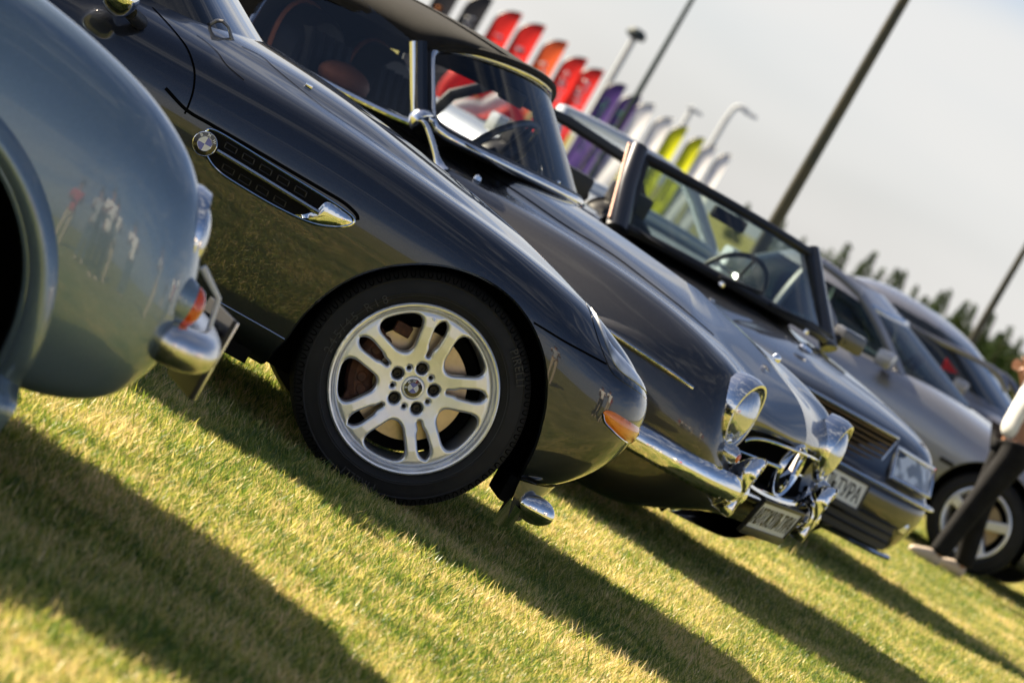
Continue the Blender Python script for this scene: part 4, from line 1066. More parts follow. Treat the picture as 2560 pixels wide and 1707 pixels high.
# quarter posts beside the screen
for s in (-1, 1):
    f = np.array([1, s, 1])
    a, b = sl.Y(952, 283, -.69) * 1, sl.Y(950, 97, -.66)
    MB().tube(np.array([a, b]) * np.array([1, -s, 1]), .011, 8, sq=1.4).build('window_post', MT['chrome'], sl.root)
    a2, b2 = sl.Y(968, 283, -.69), sl.Y(967, 99, -.65)
    MB().tube(np.array([a2, b2]) * np.array([1, -s, 1]), .024, 8).build('door_post', MT['gloss_black'], sl.root)
    # belt trim along the door top
    bl = np.array([sl.Y(x, y, -.725) for x, y in ((500, 43), (560, 81), (640, 127), (700, 165), (800, 218), (900, 266), (946, 285))])
    MB().tube(smooth_line(crom(bl, 6)) * np.array([1, -s, 1]), .014, 8, sq=.8).build('belt_trim', MT['chrome'], sl.root)
    # rear edge of the side glass
    rl = np.array([sl.Y(x, y, -.70 + .06 * t) for x, y, t in ((557, 80, 0), (580, 42, .5), (612, -8, 1), (640, -40, 1.5))])
    MB().tube(crom(rl, 5) * np.array([1, -s, 1]), .011, 8).build('window_rear_trim', MT['satin_chrome'], sl.root)
    gl_ = np.array([[sl.Y(557, 80, -.705), sl.Y(700, 163, -.705), sl.Y(820, 223, -.705), sl.Y(950, 283, -.70)], [sl.Y(600, -5, -.66), sl.Y(720, 0, -.65), sl.Y(830, 0, -.64), sl.Y(948, 95, -.655)]])
    MB().grid(gl_ * np.array([1, -s, 1])).build('side_window', MT['dusk_glass'], sl.root)
# soft top
xs_ = [-.80, -.95, -1.10, -1.35, -1.6, -1.85, -2.1, -2.35, -2.6]
zc = [1.296, 1.318, 1.325, 1.315, 1.285, 1.235, 1.15, 1.05, .93]
ye = [.40, .625, .64, .655, .67, .68, .68, .66, .60]
ze = [1.272, 1.222, 1.222, 1.212, 1.185, 1.12, 1.0, .95, .925]
roof = []
for x, c_, y_, z_ in zip(xs_, zc, ye, ze):
    roof.append([(x + .02 * (1 - f), -y_ * q, z_ + (c_ - z_) * h - .0) for q, h, f in ((1.0, -.28, 0), (1.0, 0, 0), (.93, .40, .2), (.75, .74, .5), (.5, .92, .8), (.25, .99, 1), (0, 1, 1), (-.25, .99, 1), (-.5, .92, .8), (-.75, .74, .5), (-.93, .40, .2), (-1.0, 0, 0), (-1.0, -.28, 0))])
roof = np.array(roof)
hdr = bcurve(mir(topc), 13) + np.array([.014, 0, .020]); hdr[0] += (-.02, -.012, -.035); hdr[-1] += (-.02, .012, -.035); roof[0] = hdr
MT['soft_top'] = mat('soft_top_cloth', (0.011, 0.010, 0.0095), .85, spec=.2, sheen=.06, var=.2, vscale=25, bump=.15, bscale=400)
R1 = bsurf(roof, 70, 60)
so = MB().grid(R1); so.grid(R1 - np.array([0, 0, .016]), flip=True); so.build('soft_top', MT['soft_top'], sl.root)
MB().tube(np.array([R1[0, j] for j in range(60)]) + np.array([-.004, 0, -.006]), .016, 8).build('soft_top_header', MT['soft_top'], sl.root)
for q in (16, 43):
    MB().tube(R1[:, q] + np.array([0, 0, .001]), .0045, 6).build('soft_top_seam', MT['soft_top'], sl.root)
for s in (-1, 1):  # quarter panel behind the glass
    q1 = np.array([[sl.Y(556, 82, -.70), sl.Y(520, 62, -.70), (-2.0, -.70, .93), (-2.5, -.66, .93)], [sl.Y(580, 42, -.675), sl.Y(548, 20, -.675), (-2.0, -.68, 1.03), (-2.4, -.64, .99)], [sl.Y(620, -18, -.655), (-1.65, -.67, 1.15), (-1.95, -.67, 1.08), (-2.3, -.64, 1.03)]])
    MB().grid(bsurf(q1, 14, 18) * np.array([1, -s, 1])).build('soft_top_quarter', MT['soft_top'], sl.root)
# interior
MT['leather'] = mat('tan_leather', (0.55, 0.19, 0.09), .5, var=.2, vscale=12, bump=.1, bscale=90)
MT['dark_leather'] = mat('dark_leather', (0.016, 0.015, 0.016), .45, var=.2, vscale=12)
def seat(car, x, y, z, tilt=.25, w=.46, h=.5, mt='dark_leather', pipe='leather', flutes=5):
    m = MB()
    n = 26; A = np.linspace(0, math.pi, n)
    prof = [(y + w / 2 * math.cos(a), h * (.55 + .45 * math.sin(a) ** .7)) for a in A]
    G = []
    for q, dx in ((0, .0), (.5, .0), (1, .0)):
        pass
    out = np.array([(0, y - w / 2, 0)] + [(0, yy, zz) for yy, zz in prof[::-1]] + [(0, y + w / 2, 0)])
    layers = []
    for dx, sc in ((-.07, .88), (-.085, .97), (-.05, 1.0), (.0, 1.0), (.04, .97), (.055, .9)):
        L = out.copy(); L[:, 1] = y + (L[:, 1] - y) * sc; L[:, 2] = L[:, 2] * (.5 + .5 * sc); L[:, 0] = dx - tilt * L[:, 2]; layers.append(L + np.array([x, 0, z]))
    G = np.array(layers); m.grid(G)
    m.add(layers[-1], [tuple(range(len(out)))]); m.add(layers[0], [tuple(range(len(out)))[::-1]])
    so_ = m.build('seat', MT[mt], car.root)
    MB().tube(layers[2] + np.array([.0, 0, .003]), .009, 6).build('piping', MT[pipe], so_)
    f = MB()
    for k in range(flutes):
        yy = y + w * .36 * (k / (flutes - 1) * 2 - 1)
        f.tube([(x + .055, yy, z), (x + .06 - tilt * h * .5, yy, z + h * .5), (x + .045 - tilt * h * .88, yy, z + h * .86)], w * .07, 8, sq=.6)
    f.build('flutes', MT[mt], so_)
    return so_
seat(sl, -1.38, -.34, .62, .24, .48, .50); seat(sl, -1.38, .34, .62, .24, .48, .50)
c = sl.Y(790, 183, -.36)
hd = MB(); u = np.linspace(0, math.pi, 14); v = np.linspace(0, 2 * math.pi, 20, endpoint=False)
hd.grid(np.array([[(.075 * math.sin(a) * math.cos(b), .17 * math.cos(a), .055 * math.sin(a) * math.sin(b)) for b in v] for a in u]) + c, close_v=True)
hd.build('headrest_roll', MT['leather'], sl.root)
MB().box((-1.95, 0, .95), (.08, 1.2, .5), bev=.02).build('rear_bulkhead', MT['dark_leather'], sl.root)
da = MB(); da.grid(bsurf(np.array([[(-.56 - .0 * abs(y), y, .965), (-.72, y, .985), (-.80, y, .972), (-.83, y, .90), (-.82, y, .75)] for y in (-.58, -.4, -.2, 0, .2, .4, .58)]), 20, 16)); da.build('dashboard', MT['dark_leather'], sl.root)
MB().box((-1.3, 0, .60), (1.5, 1.25, .3), bev=.03).build('cabin_floor', MT['void'], sl.root)
def steering(car, c, r, ax, mt='ivory'):
    ax = np.array(ax, float); ax /= np.linalg.norm(ax); u = np.cross(ax, (0, 1.0, 0)); u /= np.linalg.norm(u); w = np.array([0, 1.0, 0])
    A = np.linspace(0, 2 * math.pi, 44, endpoint=False); c = np.array(c)
    o = MB().tube([c + r * (math.cos(a) * u + math.sin(a) * w) for a in A], .013, 8, True).build('steering_wheel', MT[mt], car.root)
    m = MB()
    for a in (math.pi / 2, -math.pi / 2, math.pi): m.tube([c - ax * .02, c + r * (math.cos(a) * u + math.sin(a) * w)], .009, 6)
    m.lathe([(0, .03), (.04, .02), (.045, -.01), (.03, -.12)], c - ax * .01, ax, 16); m.build('spokes', MT['black'], o)
    return o
MT['ivory'] = mat('grey_steering_rim', (.16, .165, .17), .35, coat=.4)
steering(sl, (-.98, .36, .965), .20, (-.88, 0, .47))
mv = sl.Y(1105, 190, 0); MB().box((-.87, 0, 1.19), (.03, .2, .05), bev=.012).build('rear_view_mirror', MT['black'], sl.root)
vs = np.array([[(-.93, -.42 + .4 * k, 1.235 + .02 * (k == .5)) for k in (0, .5, 1)], [(-.97, -.42 + .4 * k, 1.16) for k in (0, .5, 1)]])
# wipers, mirror on the fender, little lamp
wm = MB()
wm.tube([sl.Y(1165, 378, -.30), sl.Y(1215, 388, -.18), sl.Y(1262, 432, -.06)], [.010, .008, .012], 6)
wm.tube([sl.Y(1172, 388, -.30), sl.Y(1225, 412, -.18)], .007, 6); wm.box(sl.Y(1268, 430, -.05), (.05, .05, .03), bev=.01)
wm.tube([sl.Y(1196, 372, -.22), sl.Y(1222, 398, -.18)], .012, 6)
wm.build('wiper', MT['black'], sl.root)
MB().tube([sl.Y(1262, 432, -.05), sl.Y(1278, 424, -.05), sl.Y(1285, 416, -.05)], [.012, .012, .006], 8).build('washer_jet', MT['chrome'], sl.root)
mm = MB(); y_ = -.70
mm.tube(crom([sl.Y(1014, 398, y_), sl.Y(1004, 368, y_), sl.Y(992, 325, y_), sl.Y(980, 292, y_), sl.Y(968, 280, y_)], 6), np.interp(np.linspace(0, 1, 25), [0, .12, .3, 1], [.034, .022, .012, .010]), 12)
mo = mm.build('fender_mirror', MT['chrome'], sl.root)
u = np.linspace(0, math.pi, 14); v = np.linspace(0, 2 * math.pi, 26, endpoint=False)
c = sl.Y(971, 283, y_)
G = np.array([[(-.052 * math.cos(a) if math.cos(a) > 0 else -.010 * math.cos(a), .062 * math.sin(a) * math.cos(b), .046 * math.sin(a) * math.sin(b)) for b in v] for a in u])
aR = R_(-26); G = G @ np.array([[math.cos(aR), 0, -math.sin(aR)], [0, 1, 0], [math.sin(aR), 0, math.cos(aR)]]).T + c
MB().grid(G, close_v=True).build('mirror_head', MT['chrome'], mo)
p_, n_ = sl.hit(1094, 414)
MB().lathe([(.012, -.004), (.016, .004), (.012, .016), (0, .02)], p_, n_, 16).build('marker_lamp', MT['chrome'], sl.root)
sl.settle(1.13)
# ------------------------------------------------------------------ blue-grey coupe at the left edge
c1w = at_depth(-399, 665, 8.25); t_ = R_(-18)
c1 = Car(c1w + np.array([math.sin(t_), math.cos(t_), 0]) * .80, -18, 'rounded_coupe', 'blue-grey rounded coupe cropped by the left edge, chrome bumper tip and orange indicator showing')
XS3 = np.array([-3.1, -2.8, -2.3, -1.8, -1.3, -.9, -.55, -.25, -.05, .12, .26, .38])
rc1 = [
 row([(-3.1, .5), (-2.6, .6), (.38, .60)], [(-3.1, .3), (-2.6, .22), (.38, .225)], [(.44, -.585, .228), (.51, -.48, .245), (.57, -.34, .265), (.61, -.18, .275), (.62, 0, .275)], XS3),
 row([(-3.1, .58), (-2.6, .74), (.38, .745)], [(-3.1, .34), (-2.6, .24), (0, .205), (.38, .200)], [(.49, -.71, .205), (.615, -.63, .245), (.66, -.45, .29), (.68, -.22, .305), (.69, 0, .305)], XS3),
 row([(-3.1, .6), (-2.6, .78), (.38, .795)], [(-3.1, .42), (-2.6, .34), (.38, .305)], [(.545, -.765, .305), (.660, -.670, .330), (.69, -.46, .36), (.70, -.22, .37), (.705, 0, .37)], XS3),
 row([(-3.1, .6), (-2.6, .80), (.38, .812)], [(-3.1, .5), (-2.6, .45), (.38, .435)], [(.57, -.775, .435), (.690, -.680, .435), (.715, -.46, .45), (.72, -.22, .46), (.725, 0, .46)], XS3),
 row([(-3.1, .58), (-2.6, .80), (.38, .815)], [(-3.1, .58), (.38, .56)], [(.57, -.77, .555), (.665, -.675, .555), (.69, -.46, .56), (.70, -.22, .565), (.705, 0, .57)], XS3),
 row([(-3.1, .56), (-2.6, .78), (.38, .805)], [(-3.1, .64), (.38, .66)], [(.545, -.755, .655), (.630, -.665, .64), (.66, -.47, .63), (.675, -.22, .64), (.68, 0, .645)], XS3),
 row([(-3.1, .5), (-2.6, .74), (-1, .78), (.38, .79)], [(-3.1, .70), (-.5, .755), (.15, .75), (.38, .732)], [(.525, -.735, .718), (.605, -.655, .695), (.63, -.48, .68), (.645, -.22, .69), (.65, 0, .70)], XS3),
 row([(-3.1, .45), (-2.6, .66), (-1, .74), (.38, .755)], [(-3.1, .74), (-2, .83), (-.25, .850), (.12, .846), (.26, .825), (.38, .800)], [(.485, -.70, .772), (.57, -.635, .738), (.59, -.48, .72), (.59, -.22, .73), (.59, 0, .74)], XS3),
 row([(-3.1, .42), (-2.6, .60), (-1, .68), (.38, .695)], [(-3.1, .76), (-2, .88), (-.25, .905), (.12, .895), (.26, .868), (.38, .838)], [(.455, -.665, .812), (.535, -.61, .778), (.54, -.47, .755), (.51, -.22, .765), (.50, 0, .775)], XS3),
 row([(-3.1, .36), (-2.6, .50), (-1, .60), (.38, .61)], [(-3.1, .77), (-2, .90), (-.25, .938), (.05, .928), (.2, .905), (.34, .868)], [(.405, -.58, .848), (.46, -.535, .815), (.455, -.43, .785), (.42, -.2, .795), (.41, 0, .81)], np.minimum(XS3, .34)),
 row([(-3.1, .28), (-2.6, .38), (.38, .47)], [(-3.1, .78), (-2, .91), (-.25, .905), (.05, .88), (.3, .838)], [(.35, -.43, .828), (.37, -.38, .812), (.36, -.31, .80), (.34, -.15, .815), (.33, 0, .83)], np.minimum(XS3, .29)),
 row([(-3.1, .15), (.38, .25)], [(-3.1, .78), (-2, .92), (-.25, .92), (.05, .90), (.25, .865)], [(.25, -.22, .858), (.26, -.19, .855), (.26, -.15, .852), (.25, -.08, .862), (.24, 0, .868)], np.minimum(XS3, .2)),
 row([(-3.1, 0), (.38, 0)], [(-3.1, .78), (-2, .92), (-.25, .94), (.05, .92), (.25, .885)], [(.12, 0, .908), (.13, 0, .907), (.14, 0, .905), (.15, 0, .903), (.16, 0, .90)], np.minimum(XS3, .09)),
]
A1 = polar_r(0, .285, [(-.36, .1), (-.36, .285), (-.25, .535), (0, .637), (.10, .622), (.179, .578), (.234, .539), (.285, .49), (.307, .455), (.34, .375), (.357, .285), (.36, .2), (.35, .05)])
body_shell(c1, rc1, 170, 130, [(0, .285, A1), (-2.35, .30, const_r(.34))], MT['blue_grey'])
under_pan(c1, -2.9, .4, .55, .21, [((-1.15, 0, .30), (1.5, 1.45, .2))])
for x in (0, -2.35):
    for s in (-1, 1): plain_wheel(c1, x - .02, s * .74, .315, .19, .17)
# raised wheel arch flare
phs = np.linspace(-.55, math.pi + .5, 80); flare = []
for k in range(6):
    f = k / 5; line = []
    for ph in phs:
        r = float(A1(np.array([ph]))[0]) + .062 * f
        x, z = r * math.cos(ph), .285 + r * math.sin(ph)
        h = c1.full.ray_cast(Vector((x, -3, z)), Vector((0, 1, 0)))
        y = h[0].y if h[0] is not None else -.80
        line.append((x, y - (.004, .020, .024, .022, .012, -.003)[k], z))
    flare.append(line)
flare = [[(p[0], p[1] + .03, p[2]) for p in flare[0]]] + flare
for s in (1, -1):
    g = np.array(flare); MB().grid(bsurf(g, 16, 120) * np.array([1, s, 1])).build('arch_flare', MT['blue_grey'], c1.root)
# headlamp, indicator, bumper and plate
for s in (-1, 1):
    round_lamp(c1, (.592, s * .605, .632), .076, (1, s * .12, .18), hood=.002)
    il = MB(); u = np.linspace(0, math.pi / 2, 9); v = np.linspace(0, 2 * math.pi, 22, endpoint=False)
    cc = np.array([.655, s * .675, .520])
    il.grid(np.array([[(.030 * math.cos(a), .030 * math.sin(a) * math.cos(b), .045 * math.sin(a) * math.sin(b)) for b in v] for a in u]) + cc, close_v=True).build('indicator', MT['orange_red'], c1.root)
    hs = MB(); u = np.linspace(0, math.pi, 12)
    hs.grid(np.array([[(-.075 * math.cos(a) - .055, .042 * math.sin(a) ** .8 * math.cos(b), .06 * math.sin(a) ** .8 * math.sin(b)) for b in v] for a in u]) + cc, close_v=True).build('indicator_pod', MT['blue_grey'], c1.root)
    # bumper: rounded bar that wraps to the corner and ends in a blunt tip
    pth = bcurve([(.615, s * .705, .440), (.655, s * .693, .440), (.70, s * .668, .441), (.742, s * .60, .443), (.778, s * .42, .446), (.79, s * .2, .448), (.795, 0, .448)], 90)
    sl_ = np.concatenate([[0], np.cumsum(np.linalg.norm(np.diff(pth, axis=0), axis=1))]); rad = .044 * np.sqrt(np.clip(1 - (1 - np.clip(sl_ / .034, .02, 1)) ** 2, 0, 1))
    MB().tube(pth, rad, 18).build('bumper', MT['satin_chrome'], c1.root)
    MB().tube([(.76, s * .52, .46), (.74, s * .52, .55), (.68, s * .52, .59)], [.006, .006, .008], 10).build('bumper_bracket', MT['white'], c1.root)
pl_ = MB().box((.895, 0, .402), (.012, .27, .19), bev=.004).build('number_plate', MT['black'], c1.root)
MB().box((.903, 0, .402), (.006, .266, .186), bev=.002).build('plate_face', MT['satin_chrome'], pl_)
m = MB()
for a, b in ((-.08, .05), (.06, .06), (-.05, -.05), (.08, -.06)): m.lathe([(0, -.016), (.008, -.014), (.009, 0)], (.890, a, .402 + b), (1, 0, 0), 10)
m.build('plate_bolts', MT['satin_dark'], pl_)
MB().tube([(.78, -.1, .43), (.88, -.08, .46)], .012, 8).build('plate_bracket', MT['black'], c1.root)
# roof and windows
ring_c = lambda z, xs, ys: [(x, -y, z) for x, y in zip(xs, ys)]
cab1 = np.array([
 [(-2.75, 0, .90), (-2.65, -.4, .90), (-2.2, -.62, .90), (-1.7, -.66, .91), (-1.2, -.66, .91), (-.75, -.62, .92), (-.55, -.45, .93), (-.45, -.2, .935), (-.43, 0, .935)],
 [(-2.45, 0, 1.10), (-2.4, -.36, 1.10), (-2.05, -.56, 1.10), (-1.7, -.60, 1.10), (-1.3, -.60, 1.10), (-.95, -.57, 1.09), (-.78, -.42, 1.09), (-.68, -.2, 1.10), (-.66, 0, 1.10)],
 [(-2.1, 0, 1.27), (-2.05, -.3, 1.27), (-1.85, -.45, 1.26), (-1.6, -.49, 1.26), (-1.4, -.49, 1.26), (-1.15, -.46, 1.24), (-1.05, -.36, 1.24), (-.98, -.18, 1.25), (-.96, 0, 1.25)],
 [(-1.7, 0, 1.33), (-1.68, -.12, 1.33), (-1.6, -.2, 1.33), (-1.5, -.22, 1.33), (-1.45, -.22, 1.33), (-1.4, -.2, 1.325), (-1.36, -.16, 1.325), (-1.33, -.1, 1.325), (-1.32, 0, 1.325)]])
cab1[:, :, 1] *= 1.13; cab1[2:, :, 2] += np.array([.04, .08])[:, None]; P = cabin(cab1, 70, 40); m = MB()  # unseen cabin widened and raised so its cast shadow grows
for s in (1, -1): m.grid(P * np.array([1, s, 1]), flip=s > 0)
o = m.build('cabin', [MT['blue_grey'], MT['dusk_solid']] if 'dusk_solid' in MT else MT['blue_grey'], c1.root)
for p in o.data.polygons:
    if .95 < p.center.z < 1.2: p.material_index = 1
# ------------------------------------------------------------------ smoke grey convertible seen from its front corner
rw = at_depth(2095 * K, 1085 * K, 19.97); t_ = R_(52)
rr = Car(rw - np.array([math.cos(t_), -math.sin(t_), 0]) * .74 - np.array([math.sin(t_), math.cos(t_), 0]) * .63, 52, 'convertible', 'smoke grey convertible with slatted grille and black windscreen surround, facing the lawn')
XS4 = np.array([-3.35, -2.9, -2.3, -1.7, -1.1, -.7, -.4, -.15, .1, .3, .45, .56])
r4 = [
 row([(-3.35, .6), (-2.9, .7), (.56, .72)], [(-3.35, .3), (.56, .2)], [(.64, -.70, .21), (.72, -.58, .21), (.77, -.4, .21), (.79, -.2, .21), (.79, 0, .21)], XS4),
 row([(-3.35, .74), (-2.9, .84), (.56, .85)], [(-3.35, .34), (-2.9, .22), (.56, .22)], [(.67, -.81, .225), (.77, -.68, .228), (.83, -.43, .23), (.85, -.2, .23), (.85, 0, .23)], XS4),
 row([(-3.35, .76), (-2.9, .87), (.56, .89)], [(-3.35, .42), (-2.9, .33), (.56, .33)], [(.70, -.85, .33), (.82, -.71, .33), (.875, -.44, .33), (.895, -.2, .33), (.895, 0, .33)], XS4),
 row([(-3.35, .77), (-2.9, .88), (.56, .905)], [(-3.35, .5), (.56, .43)], [(.72, -.865, .43), (.84, -.725, .43), (.895, -.45, .43), (.915, -.2, .43), (.915, 0, .43)], XS4),
 row([(-3.35, .77), (-2.9, .885), (.56, .908)], [(-3.35, .56), (.56, .50)], [(.72, -.865, .505), (.84, -.725, .508), (.895, -.45, .508), (.915, -.2, .508), (.915, 0, .508)], XS4),
 row([(-3.35, .77), (-2.9, .885), (.56, .905)], [(-3.35, .6), (.56, .545)], [(.69, -.85, .535), (.77, -.73, .53), (.81, -.45, .53), (.825, -.2, .53), (.825, 0, .53)], XS4),
 row([(-3.35, .77), (-2.9, .885), (.56, .905)], [(-3.35, .66), (.56, .62)], [(.67, -.84, .62), (.755, -.72, .62), (.79, -.45, .62), (.805, -.2, .62), (.805, 0, .62)], XS4),
 row([(-3.35, .76), (-2.9, .875), (.56, .89)], [(-3.35, .74), (-.7, .71), (.56, .695)], [(.64, -.82, .698), (.72, -.70, .70), (.765, -.45, .70), (.785, -.2, .705), (.785, 0, .71)], XS4),
 row([(-3.35, .74), (-2.9, .85), (.56, .855)], [(-3.35, .80), (-.7, .79), (.3, .76), (.56, .738)], [(.59, -.785, .738), (.665, -.68, .738), (.725, -.45, .745), (.745, -.2, .75), (.75, 0, .755)], XS4),
 row([(-3.35, .7), (-2.9, .80), (.56, .79)], [(-3.35, .86), (-.6, .865), (.0, .835), (.3, .80), (.56, .762)], [(.55, -.735, .762), (.60, -.64, .768), (.64, -.44, .778), (.65, -.2, .785), (.655, 0, .79)], np.minimum(XS4, .5)),
 row([(-3.35, .62), (-2.9, .71), (.56, .68)], [(-3.35, .88), (-.6, .91), (.0, .865), (.3, .825), (.5, .795)], [(.47, -.62, .797), (.50, -.55, .80), (.52, -.40, .81), (.53, -.2, .815), (.53, 0, .82)], np.minimum(XS4, .42)),
 row([(-3.35, .4), (-2.9, .45), (.56, .42)], [(-3.35, .89), (-.6, .93), (.0, .885), (.3, .85)], [(.34, -.38, .838), (.35, -.34, .84), (.36, -.26, .843), (.365, -.13, .845), (.37, 0, .85)], np.minimum(XS4, .3)),
 row([(-3.35, 0), (.56, 0)], [(-3.35, .89), (-.6, .94), (.0, .895), (.2, .872)], [(.19, 0, .872), (.20, 0, .872), (.21, 0, .871), (.22, 0, .87), (.23, 0, .868)], np.minimum(XS4, .16)),
]
body_shell(rr, r4, 150, 120, [(0, .32, const_r(.345)), (-2.515, .32, const_r(.345))], MT['smoke'])
under_pan(rr, -3.2, .6, .6, .2, [((-1.25, 0, .28), (1.8, 1.6, .2)), ((.52, 0, .32), (.5, 1.2, .2))])
for x in (0, -2.515):
    for s in (-1, 1): plain_wheel(rr, x, s * .82, .325, .205, .21)
def Z1(x, y): return ((1650 + x / 2.6133) / K, (850 + y / 2.6133) / K)
def Zq(pts): return [Z1(*p) for p in pts]
# grille with slats
gy = .425
gm_ = MB(); gtop, gbot = .728, .545
back = np.array([[(.775 + .02 * math.cos(math.pi * y / 1.0) * .5, y * (1 if k else 1), z) for y in np.linspace(-gy, gy, 9)] for k, z in ((0, gbot), (1, gtop))])
gx_ = lambda y, z: .800 - .045 * (y / gy) ** 2 - .10 * max(0, z - .62)
def gpt(y, z, off): return (gx_(y, z) + off, y, z)
taper = lambda z: gy * (1 - .16 * (gtop - z) / (gtop - gbot))
gb = MB().grid(np.array([[gpt(t * taper(z), z, .012) for t in np.linspace(-1, 1, 13)] for z in np.linspace(gbot, gtop, 6)])).build('grille', MT['void'], rr.root)
for k in range(7):
    z = gbot + .018 + (gtop - gbot - .036) * k / 6
    G = np.array([[gpt(t * taper(z) * .985, z + dz, of) for dz, of in ((-.0065, .012), (-.005, .026), (.0035, .030), (.0065, .016))] for t in np.linspace(-1, 1, 15)])
    MB().grid(G).build('grille_slat', MT['bronze_slat'] if 'bronze_slat' in MT else MT['satin_chrome'], gb)
lp = [gpt(t * taper(gtop), gtop, .022) for t in np.linspace(-1, 1, 15)] + [gpt(taper(z), z, .022) for z in np.linspace(gtop, gbot, 6)[1:]] + [gpt(t * taper(gbot), gbot, .022) for t in np.linspace(1, -1, 15)[1:]] + [gpt(-taper(z), z, .022) for z in np.linspace(gbot, gtop, 6)[1:-1]]
MB().tube(lp, .009, 8, True).build('grille_frame', MT['satin_chrome'], gb)
MB().lathe([(0, .008), (.03, .008), (.036, .0)], (.40, 0, .868), (.2, 0, .98), 24).build('bonnet_badge', MT['chrome'], rr.root)
# headlamps with coloured corner markers
for s in (-1, 1):
    hp = np.array([[(.79 - .03 * t - .055 * t ** 3 - .06 * h, s * (.455 + .345 * t), .562 + (.130 - .012 * t) * h) for t in np.linspace(0, 1, 10)] for h in np.linspace(0, 1, 7)])
    hp[:, :, 0] += .026
    ho = MB().grid(hp, flip=s < 0).build('headlamp', MT['lamp_cover'], rr.root)
    bd = [tuple(p) for p in hp[0]] + [tuple(p) for p in hp[1:, -1]] + [tuple(p) for p in hp[-1, ::-1][1:]] + [tuple(p) for p in hp[1:-1, 0][::-1]]
    MB().tube(bd, .012, 8, True).build('lamp_frame', MT['satin_chrome'], ho)
    mk_ = np.array([[(.735 - .09 * t - .05 * h, s * (.805 + .085 * t), .556 + .135 * h) for t in np.linspace(0, 1, 7)] for h in np.linspace(0, 1, 6)])
    MB().grid(mk_, flip=s < 0).build('corner_marker', MT['red_lens'], rr.root)
    MB().box((.80, s * .60, .385), (.06, .2, .05), bev=.01).build('fog_lamp', MT['lamp_lens'], rr.root)
MB().tube([(x + .012, y, .512) for x, y in ((.56, -.905), (.72, -.862), (.83, -.73), (.885, -.45), (.905, -.2), (.905, 0), (.905, .2), (.885, .45), (.83, .73), (.72, .862), (.56, .905))], .011, 8).build('bumper_strip', MT['satin_chrome'], rr.root)
lower = np.array([[(x + .010, y, z) for x, y in ((.83, -.62), (.87, -.44), (.895, -.2), (.895, 0), (.895, .2), (.87, .44), (.83, .62))] for z in (.25, .32, .40)])
lo_ = MB().grid(bsurf(lower, 10, 30)).build('lower_intake', MT['black'], rr.root)
for z in (.29, .33, .37): MB().tube([(x + .012, y, z) for x, y in ((.83, -.62), (.875, -.44), (.90, -.2), (.90, 0), (.90, .2), (.875, .44), (.83, .62))], .006, 6).build('intake_bar', MT['satin_dark'], lo_)
sp_ = MB().tube([(.80, .20, .232), (.845, .40, .228), (.80, .62, .226), (.74, .76, .228)], .016, 8, sq=.8); sp_.build('apron_lip', MT['satin_chrome'], rr.root)
plate(rr, (.93, 0, .425), .52, .112, R_(4), 'АВТОКУЛЬТУРА', .1)
# windscreen
b_ = [rr.Y(1436, 516, -.70), rr.Y(1950, 826, .70)]
bs = np.array([(-.335, -.72, .935), (-.20, -.60, .945), (-.08, -.35, .952), (-.04, 0, .955)])
tp = np.array([(-.60, -.605, 1.262), (-.56, -.45, 1.268), (-.52, -.22, 1.272), (-.51, 0, 1.273)])
bc, tcv = bcurve(mir(bs), 30), bcurve(mir(tp), 30)
MB().grid(np.stack([bc + (tcv - bc) * t for t in np.linspace(0, 1, 8)], 1)).build('windscreen', MT['green_glass'], rr.root)
MB().tube(tcv + np.array([0, 0, -.012]), .034, 10, sq=.8).build('header_rail', MT['black'], rr.root)
MB().tube(bc + np.array([.0, 0, -.004]), .024, 8).build('cowl_seal', MT['black'], rr.root)
for s, w_ in ((-1, 0), (1, -1)):
    MB().tube([bc[w_] + np.array([.04, s * .015, -.03]), (bc[w_] + tcv[w_]) / 2 + np.array([0, s * .01, 0]), tcv[w_] + np.array([-.01, 0, .02])], [.058, .050, .042], 12, sq=.7).build('windscreen_pillar', MT['smoke'], rr.root)
    MB().tube([bc[w_] + np.array([.005, -s * .045, .0]), tcv[w_] + np.array([.0, -s * .04, -.01])], .030, 8).build('pillar_seal', MT['black'], rr.root)
    MB().tube([bc[w_] + np.array([.015, s * .062, .0]), tcv[w_] + np.array([-.035, s * .045, .01])], .010, 8).build('pillar_trim', MT['copper_trim'] if 'copper_trim' in MT else MT['satin_chrome'], rr.root)
# mirrors, interior
for s, c_, m_ in ((-1, 1, 'black'), (1, .7, 'smoke')):  # near housing coloured black for its shade, far one keeps body paint
    MB().box((-.47, s * (.90 + .1 * c_), .985), (.13 * c_, .23 * c_, .135 * c_), bev=.03 * c_).build('door_mirror', MT[m_], rr.root)
    MB().tube([(-.47, s * .86, .96), (-.45, s * .93, .97)], .03, 8).build('mirror_foot', MT['black'], rr.root)
for s in (-1, 1):
    seat(rr, -1.55, s * .37, .50, .30, .50, .50, 'dark_leather', 'dark_leather')
    MB().box((-1.72, s * .37, 1.03), (.09, .24, .13), bev=.03).build('headrest', MT['dark_leather'], rr.root)
da = MB(); da.grid(bsurf(np.array([[(-.10 - .1 * abs(y), y, .945), (-.35, y, .968), (-.52, y, .955), (-.58, y, .88), (-.56, y, .7)] for y in (-.66, -.4, -.2, 0, .2, .4, .66)]), 20, 16)); da.build('dashboard', MT['black'], rr.root)
steering(rr, (-.74, .37, .92), .20, (-.90, 0, .42), 'black_rim')
MB().box((-1.2, 0, .62), (1.6, 1.3, .3), bev=.03).build('cabin_floor', MT['void'], rr.root)
MB().tube([(-2.05, -.70, .90), (-2.0, -.68, 1.05), (-1.98, -.5, 1.20), (-1.98, 0, 1.22), (-1.98, .5, 1.20), (-2.0, .68, 1.05), (-2.05, .70, .90)], .03, 8).build('roll_bar', MT['black'], rr.root)
